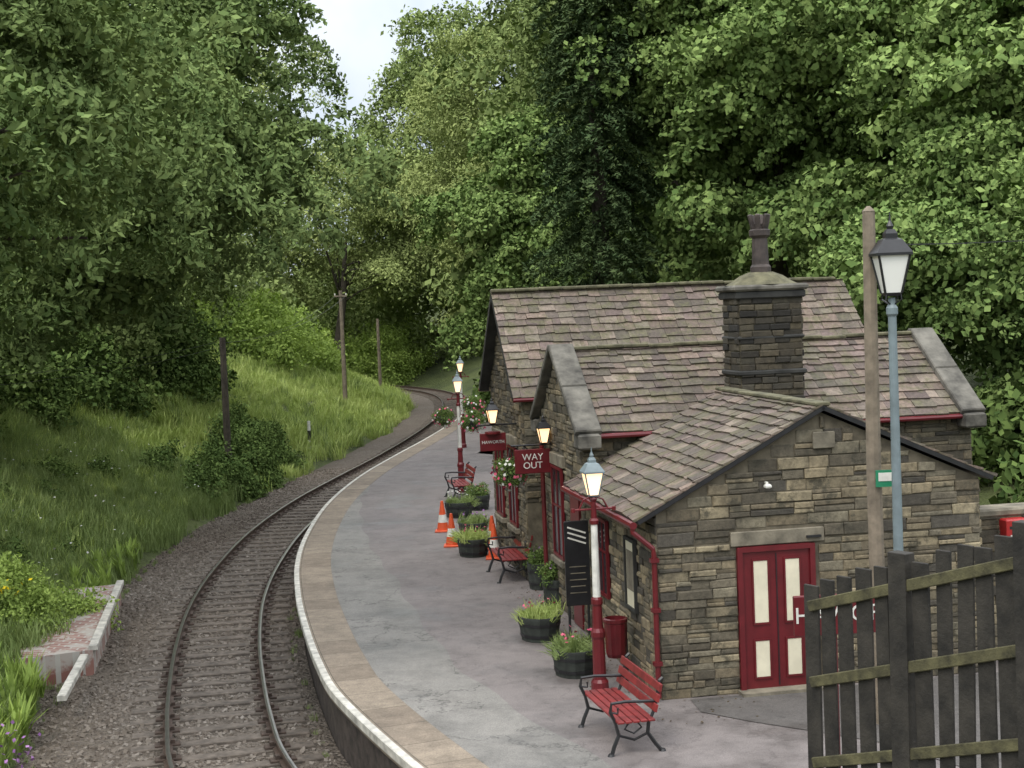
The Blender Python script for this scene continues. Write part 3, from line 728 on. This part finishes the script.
# wing 2 (lower)
A0,A1=-.12,6.65; E0,R0,E1=4.0,5.75,7.5; Ez,Rz_=3.17,4.42
mb=MB()
def prism_u(mb,poly,v0,v1,mat):
    n=len(poly); vs=[(v0,u,z) for u,z in poly]+[(v1,u,z) for u,z in poly]
    mb.add(vs,[tuple(range(n))[::-1],tuple(range(n,2*n))]+[(i,(i+1)%n,(i+1)%n+n,i+n) for i in range(n)],mat)
wz=Ez+.07
prism_u(mb,[(E0+.15,-.2),(E1-.15,-.2),(E1-.15,wz),(R0,Rz_-.06),(E0+.15,wz)],0.0,A1-.1,m)
k=(Rz_-Ez)/(R0-E0)
glf=lambda z: 0 if z<wz else (z-wz)/k
grf=lambda z:(E1-E0-.3) if z<wz else (E1-E0-.3)-(z-wz)/k
stonework(mb,(0,E1-.15,0),(0,-1,0),(-1,0,0),glf,grf,0,4.4,[(1.0,1.85,.9,2.5),(2.4,3.0,0,2.25)],soot=.2)
stonework(mb,(0,E0+.15,0),(1,0,0),(0,-1,0),lambda z:(0 if z>2.3 else 4.55),lambda z:A1-.1,1.0,wz,soot=.6)
stonework(mb,(A1-.1,E0+.15,0),(0,1,0),(1,0,0),glf,grf,0,4.4)
mb.build('lower_wing_walls',B)
mb=MB()
for (ue,sg) in((E0,1),(E1,-1)):
    slab_roof(mb,[(A0+.3,ue,Ez),(A1-.3,ue,Ez),(A1-.3,R0,Rz_),(A0+.3,R0,Rz_)],.08,M['black'])
    d=Vector((0,R0-ue,Rz_-Ez)); slates(mb,(A0+.3,ue,Ez),(1,0,0),d,A1-A0-.6,d.length,(.23,.15))
    T=d.normalized()
    nn=Vector((1,0,0)).cross(T); nn=nn if nn.z>0 else -nn
    for vv_ in (A0+.17,A1-.17):
        L=d.length+.12; k3=2
        for q in range(k3):
            c=Vector((vv_,ue,Ez))+T*(-.08+L*(q+.5)/k3)+nn*.07
            rot=Matrix((Vector((1,0,0)),T,nn)).transposed()
            mb.box(c,(.42,L/k3-.012,.11),M['coping'],rot,bev=.018)
        mb.box((vv_,ue-.02*sg,Ez-.12),(.36,.34,.24),M['coping'],bev=.03)
    mb.tube([(A0+.35,ue-.05*sg,Ez-.05),(A1-.35,ue-.05*sg,Ez-.05)],.04,M['red'],8)
v=A0+.35
while v<A1-.5: mb.box((v+.22,R0,Rz_+.03+random.uniform(-.012,.012)),(.43,.2,.06),M['ridge'],bev=.015); v+=.44
mb.build('lower_wing_roof',B)
# main wing
P0,P1=-.28,7.1; F0,Q0,F1=8.6,10.6,12.6; Fz,Qz=3.5,5.48
mb=MB(); wz1=Fz+.12
prism_u(mb,[(F0+.15,-.2),(F1-.15,-.2),(F1-.15,wz1),(Q0,Qz-.08),(F0+.15,wz1)],-.05,P1-.15,m)
k1=(Qz-Fz)/(Q0-F0)
hl=lambda z:0 if z<wz1 else (z-wz1)/k1
hr=lambda z:(F1-F0-.3) if z<wz1 else (F1-F0-.3)-(z-wz1)/k1
stonework(mb,(-.05,F1-.15,0),(0,-1,0),(-1,0,0),hl,hr,0,5.4,[(.6,1.4,.9,2.5),(2.1,2.9,.9,2.5)],soot=.3)
stonework(mb,(-.05,F0+.15,0),(1,0,0),(0,-1,0),lambda z:0,lambda z:P1-.1,1.5,wz1,soot=.3)
prism_u(mb,[(E1-.2,-.2),(F0+.2,-.2),(F0+.2,3.0),(E1-.2,3.0)],.35,P1-1,m)
stonework(mb,(.35,F0+.15,0),(0,-1,0),(-1,0,0),lambda z:0,lambda z:1.3,0,3.0,soot=.3)
mb.build('main_wing_walls',B)
mb=MB()
for (ue,sg) in((F0,1),(F1,-1)):
    slab_roof(mb,[(P0,ue,Fz),(P1,ue,Fz),(P1,Q0,Qz),(P0,Q0,Qz)],.1,M['wood_dark'])
    d=Vector((0,Q0-ue,Qz-Fz)); slates(mb,(P0,ue,Fz),(1,0,0),d,P1-P0,d.length,(.25,.17))
    mb.tube([(P0,ue-.05*sg,Fz-.05),(P1,ue-.05*sg,Fz-.05)],.04,M['red'],8)
v=P0
while v<P1-.2: mb.box((v+.24,Q0,Qz+.03+random.uniform(-.012,.012)),(.47,.22,.07),M['ridge'],bev=.02); v+=.48
mb.build('main_wing_roof',B)
mb=MB()
wallwin(mb,-.02,5.55,6.3,.95,2.45,M['red']); 
mb.box((-.03,4.65,1.12),(.05,.62,2.2),M['red'])
wallwin(mb,-.07,9.55,10.3,.95,2.45,M['red']); wallwin(mb,-.07,11.05,11.8,.95,2.45,M['red'])
for (vv_,uc,zt) in((-.03,5.92,2.55),(-.08,9.93,2.55),(-.08,11.43,2.55)):
    mb.box((vv_,uc,zt+.03),(.08,1.0,.2),M['dress'],bev=.01); mb.box((vv_-.03,uc,.86),(.12,.95,.1),M['dress'],bev=.01)
mb.tube([(-.1,6.9,3.1),(-.1,6.9,.1)],.04,M['red'],8)
mb.build('platform_windows',B)
# chimney
mb=MB(); c0,c1,cu0,cu1=2.5,3.52,3.75,4.5
mb.box(((c0+c1)/2,(cu0+cu1)/2,4.1),(c1-c0,cu1-cu0,2.4),M['soil'])
for (O,T,Nn,L) in (((c0,cu0,0),(1,0,0),(0,-1,0),c1-c0),((c0,cu1,0),(0,-1,0),(-1,0,0),cu1-cu0),((c1,cu0,0),(0,1,0),(1,0,0),cu1-cu0)):
    stonework(mb,O,T,Nn,lambda z:0,lambda z,L=L:L,3.2,5.2,hh=(.1,.109),ll=(.2,.36),mat=M['soot'],soot=1.0)
cx,cu=(c0+c1)/2,(cu0+cu1)/2
mb.box((cx,cu,4.0),(c1-c0+.1,cu1-cu0+.1,.08),M['wood_dark'],bev=.02)
mb.box((cx,cu,4.55),(c1-c0+.07,cu1-cu0+.07,.06),M['wood_dark'],bev=.02)
mb.box((cx,cu,5.22),(c1-c0+.12,cu1-cu0+.12,.12),M['wood_dark'],bev=.02)
mb.box((cx,cu,5.33),(c1-c0+.2,cu1-cu0+.2,.1),M['coping'],bev=.03)
mb.lathe([(.6,0),(.5,.05),(.36,.14),(.2,.2)],(cx,cu,5.38),M['ridge'],12,sy=.8)
mb.lathe([(.17,0),(.17,.1),(.14,.14),(.125,.55),(.17,.6),(.175,.68),(.14,.7)],(cx,cu,5.56),M['pot'],10)
for k in range(6):
    a=k*math.pi/3; mb.box((cx+.13*math.cos(a),cu+.13*math.sin(a),6.37),(.05,.08,.26),M['pot'],Matrix.Rotation(a,3,'Z')@Matrix.Rotation(.22,3,'Y'),bev=.015)
mb.lathe([(.1,0),(.1,.12)],(cx,cu,6.22),M['pot'],8)
mb.build('chimney',B)
mb=MB(); mb.box((1.5,-.08,2.72),(.085,.07,.06),M['white'],bev=.018); mb.box((1.5,-.03,2.76),(.03,.06,.03),M['white']); 
mb.build('floodlight',B)
mb=MB(); mb.box((2.3,-.05,3.28),(.3,.03,.22),M['dress'],bev=.01); mb.build('date_stone',B)
# ------------------------------------------------------------------ street furniture
def text(s,parent,loc,rot,size,mat,ext=.004):
    c=bpy.data.curves.new('lettering','FONT'); c.body=s; c.size=size; c.align_x='CENTER'; c.align_y='CENTER'; c.extrude=ext; c.materials.append(mat); c.space_line=.9
    o=bpy.data.objects.new('lettering',c); o.parent=parent; o.location=loc; o.rotation_euler=rot; LINK.objects.link(o)
def lantern(mb,loc,s=1,metal=None,lit=True):
    x,y,z=loc; metal=metal or M['black']; glass=M['lit'] if lit else M['unlit']
    mb.lathe([(.09*s,0),(.12*s,.03*s)],loc,metal,4,math.pi/4)
    mb.lathe([(.105*s,.03*s),(.2*s,.38*s)],loc,glass,4,math.pi/4)
    for k in range(4):
        a=k*math.pi/2+math.pi/4
        mb.tube([(x+.11*s*math.cos(a),y+.11*s*math.sin(a),z+.03*s),(x+.205*s*math.cos(a),y+.205*s*math.sin(a),z+.38*s)],.012*s,metal,5)
    mb.lathe([(.235*s,.375*s),(.235*s,.4*s),(.13*s,.52*s),(.08*s,.54*s),(.08*s,.58*s),(.05*s,.62*s)],loc,metal,4,math.pi/4)
    mb.lathe([(.02*s,.6*s),(.035*s,.65*s),(.012*s,.7*s),(.004*s,.78*s)],loc,metal,8)
def plight(loc,parent=None,e=8):
    l=bpy.data.lights.new('lamp_bulb','POINT'); l.energy=e; l.color=(1,.7,.4); l.shadow_soft_size=.12
    o=bpy.data.objects.new('lamp_bulb',l); o.location=loc; LINK.objects.link(o)
    if parent:o.parent=parent
def platform_lamp(x,y,h,rz=0,pl=False):
    e=empty('street_lamp',(x,y,0),rz); mb=MB()
    mb.lathe([(.12,0),(.12,.12),(.09,.16),(.085,.7),(.1,.74),(.1,.8),(.075,.85),(.065,1.15),(.08,1.18),(.08,1.24),(.055,1.27)],(0,0,0),M['red'],12)
    mb.lathe([(.055,1.25),(.045,h-1.0)],(0,0,0),M['white'],12)
    mb.lathe([(.06,0),(.065,.05),(.04,.08),(.035,.3),(.06,.34),(.03,.4)],(0,0,h-1.05),M['red'],10)
    mb.tube([(-.28,0,h-.85),(.28,0,h-.85)],.016,M['red'],6)
    for s_ in(-1,1):
        mb.tube([(.03*s_,0,h-.68),(.13*s_,0,h-.72),(.2*s_,0,h-.85)],.012,M['red'],5); mb.lathe([(.028,0),(.028,.05)],(s_*.28,0,h-.88),M['red'],8)
    lantern(mb,(0,0,h-.68),.85,metal=M['steel']); mb.build('post_and_lantern',e,smooth=False)
    if pl: plight((0,0,h-.42),e)
    return e
platform_lamp(1.02,19.64,3.3,RZ,True)
platform_lamp(-1.54,41.67,3.5,.1)
platform_lamp(-1.9,55,3.5,-.05)
def basket(x,y,z):
    e=empty('hanging_basket',(x,y,z)); mb=MB(); mb.lathe([(.05,-.2),(.17,-.12),(.22,0)],(0,0,0),M['planter'],10)
    for k in range(3):
        a=k*2.1; mb.tube([(.2*math.cos(a),.2*math.sin(a),0),(0,0,.45)],.005,M['black'],4)
    mb.build('bowl',e)
    q=unit(rng.normal(size=(70,3)))*np.array([.3,.3,.24])*rng.uniform(.6,1,(70,1)); q[:,2]+=.02
    scatter('plants',q,rots(unit(rng.normal(size=(70,3)))),rng.uniform(.07,.12,70),C_dark,e)
    for mt in (L_pink,L_wht):
        c=unit(rng.normal(size=(36,3)))*np.array([.36,.36,.3]); nr=unit(c+rng.normal(size=c.shape)*.1); a=unit(np.cross(nr,rng.normal(size=c.shape)))
        o=leafobj('flowers',c,a*.034,np.cross(nr,a)*.034,mt,rng.uniform(0,1,36)); LINK.objects.link(o); o.parent=e
basket(-1.95,41.5,2.15); basket(-1.12,41.5,2.45); basket(-1.0,36.4,2.4); basket(*W(-.55,7.6,2.2))
LX,LY=4.47,17.3
e=empty('street_lamp',(LX,LY,0)); mb=MB()
mb.lathe([(.1,0),(.1,1.0),(.075,1.05),(.06,2),(.05,4.9),(.07,4.93),(.07,5.0),(.045,5.04),(.04,5.12)],(0,0,0),M['steel'],12)
for k in range(4):
    a=k*math.pi/2+math.pi/4; mb.tube([(0,0,5.02),(.13*math.cos(a),.13*math.sin(a),5.1),(.12*math.cos(a),.12*math.sin(a),5.16)],.01,M['black'],5)
lantern(mb,(0,0,5.14),1.25,lit=False); mb.build('post_and_lantern',e)
e=empty('utility_pole',(4.3,17.6,0)); mb=MB()
mb.tube([(0,0,0),(-.02,0,3),(0,0,6.15)],[.1,.09,.075],M['pole'],10); mb.lathe([(.08,0),(.02,.06)],(0,0,6.15),M['pole'],10)
mb.box((.1,0,5.75),(.16,.05,.05),M['black']); mb.build('pole',e)
mb=MB(); mb.box((.1,-.12,2.98),(.26,.02,.2),M['green_sign']); mb.box((.1,-.133,3.0),(.2,.006,.1),M['white']); mb.build('small_sign',e)
def wire(name,a,b,sag,r=.008):
    mb=MB(); a=Vector(a);b=Vector(b); mb.tube([a.lerp(b,t)-Vector((0,0,sag*4*t*(1-t))) for t in [i/10 for i in range(11)]],r,M['black'],4); mb.build(name)
wire('overhead_wire',(4.36,17.6,5.75),(16,24,6.8),.3); 
def tpole(x,y,top,r=.11,cross=True,mat=None):
    z=tz(x,y)-.2; mb=MB(); mb.tube([(x,y,z),(x,y,top)],[r,r*.75],mat or M['pole'],8)
    if cross:
        mb.box((x,y-.08,top-.3),(.7,.07,.08),M['pole']); [mb.lathe([(.03,0),(.04,.06),(.02,.1)],(x+q,y-.08,top-.26),M['white'],6) for q in(-.3,.3)]
    mb.build('telegraph_pole')
tpole(-9.05,80,6.4,.13); tpole(-8.9,100,4.7,.12,False); tpole(-10.1,52,4.5,.14,False,M['bark'])
for k in(-.3,.3): wire('telegraph_wire',(-10.1+k*.2,52,4.3),(-9.05+k,80,6.1),.5,.008)
for k in(-.1,.1): wire('telegraph_wire',(-10.1,52,4.3+k),(-13,18,4.6+k),.5,.007)
mb=MB(); mz=tz(-8.6,62); mb.lathe([(.07,-.1),(.07,.5)],(-8.6,62,mz),M['white'],8); mb.lathe([(.07,.5),(.07,.9)],(-8.6,62,mz),M['black'],8); mb.lathe([(.07,.9),(.07,1.3)],(-8.6,62,mz),M['white'],8); mb.build('marker_post')
def bench(x,y,rz,L=1.6,sc=1):
    e=empty('park_bench',(x,y,0),rz); e.scale=(sc,1,sc); mb=MB()
    for i,dx in enumerate((-.2,-.1,0,.1,.2)): mb.box((dx,0,.44),(.085,L,.03),M['redl'],bev=.006)
    mb.build('seat',e); mb=MB()
    for z,dx in((.58,.265),(.70,.295),(.83,.33)):
        mb.box((dx,0,z),(.03,L,.1),M['redl'],Matrix.Rotation(.25,3,'Y'),bev=.006)
    mb.build('backrest',e); mb=MB()
    for yy in(-L/2+.12,L/2-.12):
        mb.tube([(-.3,yy,0),(-.26,yy,.12),(-.2,yy,.25),(-.24,yy,.42),(-.1,yy,.42),(.22,yy,.42),(.28,yy,.55),(.36,yy,.9),(.4,yy,.93)],.025,M['black'],6)
        mb.tube([(.2,yy,.42),(.18,yy,.25),(.28,yy,.1),(.36,yy,0)],.025,M['black'],6)
        mb.tube([(-.2,yy,.25),(0,yy,.18),(.18,yy,.25)],.018,M['black'],6)
        mb.tube([(-.24,yy,.42),(-.3,yy,.55),(-.28,yy,.66),(-.1,yy,.67),(.3,yy,.64)],.022,M['black'],6)
        mb.tube([(-.3,yy,.55),(-.2,yy,.53),(-.2,yy,.6)],.014,M['black'],5)
        mb.tube([(-.05,yy,.42),(-.12,yy,.32),(0,yy,.26),(.1,yy,.33),(.05,yy,.4)],.013,M['black'],5)
        for xx in(-.31,.37): mb.lathe([(.045,0),(.03,.03)],(xx,yy,0),M['black'],8)
    mb.build('iron_legs',e)
bench(1.1,17.4,RZ+.05,1.5,.92); bench(-.2,28.3,RZ,1.5); bench(-1.55,40.2,RZ,1.5)
def planter(x,y,rz,w=.75,kind='grass',h=.35):
    e=empty('planter',(x,y,0),rz); mb=MB()
    mb.lathe([(.42*w,0),(.5*w,h),(.5*w,h+.03),(.46*w,h+.03),(.44*w,h-.03)],(0,0,0),M['planter'],14,sy=1.1 if w<.7 else 1,sx=.8)
    for z in(h*.25,h*.75): mb.lathe([((.43+.07*z/h)*w+.004,z-.02),((.435+.07*z/h)*w+.006,z+.02)],(0,0,0),M['black'],14,sy=1.1 if w<.7 else 1,sx=.8)
    mb.build('tub',e)
    n=30
    P=np.stack([rng.uniform(-.34,.34,n)*w,rng.uniform(-.38,.38,n)*w,np.full(n,h-.02)],-1)
    if kind=='grass':
        scatter('planting',P,np.stack([rng.uniform(-1.2,1.2,n),rng.uniform(-1.2,1.2,n),rng.uniform(0,6,n)],-1),rng.uniform(.16,.34,n),random.choice([C_lime,C_grass]),e)
    else: P[:,2]+=rng.uniform(0,.25,n); scatter('planting',P,rots(unit(rng.normal(size=(n,3)))),rng.uniform(.09,.16,n),C_dark,e)
    q=16; c=np.stack([rng.uniform(-.32,.32,q)*w,rng.uniform(-.36,.36,q)*w,h+rng.uniform(.14,.3,q)],-1); nr=unit(np.array([0,0,1.])+rng.normal(size=c.shape)*.5); a=unit(np.cross(nr,rng.normal(size=c.shape)))
    o=leafobj('blooms',c,a*.028,np.cross(nr,a)*.028,random.choice([L_pink,L_wht,L_pur]),rng.uniform(0,1,q)); LINK.objects.link(o); o.parent=e
    return e
planter(.72,20.6,RZ,.8); planter(.28,22.9,RZ,.85); planter(.62,25.4,RZ,.6,'leaf',.45); planter(.36,27.0,RZ,.55,'leaf',.45)
planter(-.95,30.9,RZ,.85); planter(-1.0,33.2,RZ,.85); planter(-1.45,36.8,RZ,.9); planter(-1.0,38,RZ,.8,'leaf')
def cone(x,y):
    mb=MB(); mb.box((x,y,.02),(.36,.36,.04),M['orange'],bev=.01)
    mb.lathe([(.14,.04),(.11,.22)],(x,y,0),M['orange'],14); mb.lathe([(.11,.22),(.08,.4)],(x,y,0),M['white'],14); mb.lathe([(.08,.4),(.03,.72)],(x,y,0),M['orange'],14); mb.build('traffic_cone')
cone(-1.75,34.4); cone(-1.45,32.2); cone(-.5,30.4); cone(-.55,31.6)
x,y,_=W(-.32,1.1); e=empty('litter_bin',(x,y,0),RZ); mb=MB()
mb.lathe([(.12,.35),(.14,.4),(.16,.82),(.17,.84),(.17,.88),(.14,.89),(.13,.75)],(0,0,0),M['red'],14); mb.tube([(.14,0,0),(.14,0,.8)],.025,M['black'],6); mb.build('bin',e)
x,y,_=W(-.1,6.5); e=empty('way_out_sign',(x,y,0),RZ); mb=MB()
mb.box((-.25,0,2.52),(.62,.04,.42),M['red'],bev=.008); mb.tube([(.1,0,2.8),(-.62,0,2.8)],.018,M['black'],6); mb.tube([(.08,0,2.45),(-.2,0.03,2.6),(-.4,0,2.8)],.012,M['black'],6)
for q in(-.02,-.5): mb.tube([(q,0,2.72),(q,0,2.8)],.008,M['black'],5)
mb.build('board',e); text('WAY\nOUT',e,(-.25,-.024,2.52),(math.pi/2,0,0),.16,M['white'],.002)
mb=MB(); lantern(mb,(-.05,-.05,2.82),.7); mb.build('lantern',e); plight((-.05,-.05,3.0),e)
x,y,_=W(-.1,9.4); e=empty('station_sign',(x,y,0),RZ); mb=MB()
mb.tube([(.1,0,2.95),(-.75,0,2.95)],.018,M['black'],6); mb.box((-.45,0,2.62),(.5,.04,.34),M['red'],bev=.008); mb.lathe([(.15,-.02),(.15,.02)],(-.45,0,2.8),M['red'],14)
lantern(mb,(-.45,-.02,2.97),.7); mb.build('board',e); text('HAWORTH',e,(-.45,-.024,2.62),(math.pi/2,0,0),.085,M['white'],.002)
x,y,_=W(-.3,3.46); e=empty('notice_board',(x,y,0),RZ); mb=MB(); mb.box((0,0,1.25),(.38,.04,1.3),M['black'],bev=.01)
for i in range(3): mb.box((0,-.022,1.6+i*.08),(.3,.006,.025),M['white'],Matrix.Rotation(.35,3,'Y'))
for i in range(5): mb.box((0,-.022,.8+i*.1),(.26-.03*(i%2),.006,.015),M['dress'])
for q in (-.15,.15): mb.tube([(q,0,0),(q,0,.62)],.02,M['black'],6)
mb.build('board',e)
e=empty('station_sign',(3.42,15.1,0),RZ*.4); mb=MB(); mb.box((0,0,1.9),(1.25,.05,.42),M['red'],bev=.01)
for q in(-.2,.5): mb.tube([(q,.05,0),(q,.05,1.9)],.04,M['red'],8)
mb.build('board',e); text('HAWORTH',e,(0,-.03,1.9),(math.pi/2,0,0),.24,M['white'],.002)
def fence():
    mb=MB(); a=Vector((2.68,13.4,0)); b=Vector((4.7,10.5,0)); d=(b-a); L=d.length; t=d.normalized(); nn=Vector((t.y,-t.x,0))
    if nn.y>0: nn=-nn
    ang=math.atan2(t.y,t.x); Rz=Matrix.Rotation(ang,3,'Z'); s=0; i=0
    def top(s): return 2.56+.30*s
    while s<L:
        big=(i%6==5); z0=.0; z1=top(s)+(.1 if big else random.uniform(-.05,.05)); p=a+t*s
        w=random.uniform(.14,.178)
        mb.box(p+nn*.035+Vector((0,0,(z0+z1)/2)),((.19 if big else w),(.12 if big else .025),z1-z0),M['wood_fence'],Rz@Matrix.Rotation(random.uniform(-.018,.018),3,'Y'),bev=.006)
        s+=(.215 if not big else .23)+random.uniform(-.012,.012); i+=1
    for k in(.3,1.0,1.75):
        p0=a+Vector((0,0,top(0)-k+.1)); p1=b+Vector((0,0,top(L)-k+.1)); dd=(p1-p0); tt=dd.normalized(); up=tt.cross(nn); up=up if up.z>0 else -up
        mb.box((p0+p1)/2+nn*.067,(dd.length,.035,.1),M['wood_rail'],Matrix((tt,up.cross(tt),up)).transposed(),bev=.008)
    mb.build('wooden_fence')
fence()
mb=MB(); O=Vector(W(4.75,.6)); T=Vector((.9844,.1762,0)); mb.box(O+T*4+Vector((0,.2,1.0)),(8,.35,2.0),M['mortar'],Matrix.Rotation(RZ,3,'Z'))
stonework(mb,O+Vector((0.0,.02,0)),T,(.1762,-.9844,0),lambda z:0,lambda z:8,0,2.0,hh=(.12,.2),ll=(.25,.6)); 
mb.box(O+T*4+Vector((0,.2,2.05)),(8.1,.45,.12),M['dress'],Matrix.Rotation(RZ,3,'Z'),bev=.03); mb.build('stone_wall')
p=O+T*.55; mb=MB(); mb.box((p.x,p.y-.1,1.75),(.34,.2,.45),M['redb'],Matrix.Rotation(RZ,3,'Z'),bev=.02); mb.box((p.x,p.y-.21,1.86),(.22,.02,.04),M['black']); mb.box((p.x,p.y-.21,1.68),(.2,.015,.16),M['white']); mb.build('post_box')
mb=MB(); z=-.5
q=[(-8.7,32,z),(-7.5,25.6,z),(-9.6,24.6,z),(-10.9,31,z)]
mb.add([(*p[:2],z) for p in q]+[(*p[:2],z-.8) for p in q],[(0,1,2,3),(1,0,4,5),(2,1,5,6)],M['pad'])
def bar(mb,a,b,w,h,mat):
    a=Vector(a);b=Vector(b);d=b-a; mb.box((a+b)/2,(d.length,w,h),mat,Matrix.Rotation(math.atan2(d.y,d.x),3,'Z'),bev=.01)
bar(mb,(-8.7,32,z+.03),(-7.5,25.6,z+.03),.15,.1,M['edgewhite']); bar(mb,(-7.6,25.4,z-.05),(-7.15,22.6,z-.1),.14,.1,M['edgewhite']); bar(mb,(-9.7,27.2,z+.04),(-10.3,31,z+.04),.1,.1,M['edgewhite'])
mb.build('brick_loading_pad')
# ------------------------------------------------------------------ world, sun, camera
w=bpy.data.worlds.new("World"); S.world=w; w.use_nodes=True; nt=w.node_tree; bg=nt.nodes['Background']
sky=nt.nodes.new('ShaderNodeTexSky'); sky.sky_type='NISHITA'; sky.sun_disc=False
EL_=math.radians(55); AZ=math.radians(215)
sky.sun_elevation=EL_; sky.sun_rotation=AZ
tc=nt.nodes.new('ShaderNodeTexCoord')
sep=nt.nodes.new('ShaderNodeSeparateXYZ'); nt.links.new(tc.outputs['Generated'],sep.inputs[0])
nz=noise(nt,2.2,4,.55,tc.outputs['Generated'])
f=ramp(nt,nz,[(.35,.8),(.65,.97)])
cl_=mixc(nt,ramp(nt,noise(nt,9,4,.6,tc.outputs['Generated']),[(.35,0),(.65,1)]),(4.2,4.85,5.8),(5.7,6.1,6.6))
cmix=mixc(nt,f,sky.outputs[0],cl_)
# overcast sky: brighter and whiter towards the zenith (CIE overcast)
g=ramp(nt,sep.outputs[2],[(0.05,(.25,.25,.25)),(.25,(.37,.36,.345)),(.55,(.88,.82,.74)),(.9,(1.0,.93,.84))])
sc=nt.nodes.new('ShaderNodeVectorMath'); sc.operation='SCALE'; sc.inputs['Scale'].default_value=4.3
nt.links.new(mixc(nt,1.0,cmix,g,'MULTIPLY'),sc.inputs[0])
nt.links.new(sc.outputs[0],bg.inputs[0]); bg.inputs[1].default_value=.13
sd=bpy.data.lights.new('sun','SUN'); sd.energy=1.5; sd.angle=math.radians(18); sd.color=(1,.93,.82)
so=bpy.data.objects.new('sun',sd); LINK.objects.link(so)
dirv=Vector((math.sin(AZ)*math.cos(EL_),math.cos(AZ)*math.cos(EL_),math.sin(EL_)))
so.rotation_euler=dirv.to_track_quat('Z','Y').to_euler()
cd=bpy.data.cameras.new('camera'); cd.sensor_width=36; cd.lens=1480/1024*36; cd.clip_end=2000; cd.clip_start=.1
co=bpy.data.objects.new('camera',cd); LINK.objects.link(co)
P_=math.atan(78/1480)
co.matrix_world=Matrix.Translation((0,0,5.2))@Matrix.Rotation(math.pi/2-P_,4,'X')@Matrix.Rotation(-.04,4,'Z')
S.camera=co
print(COUNT)
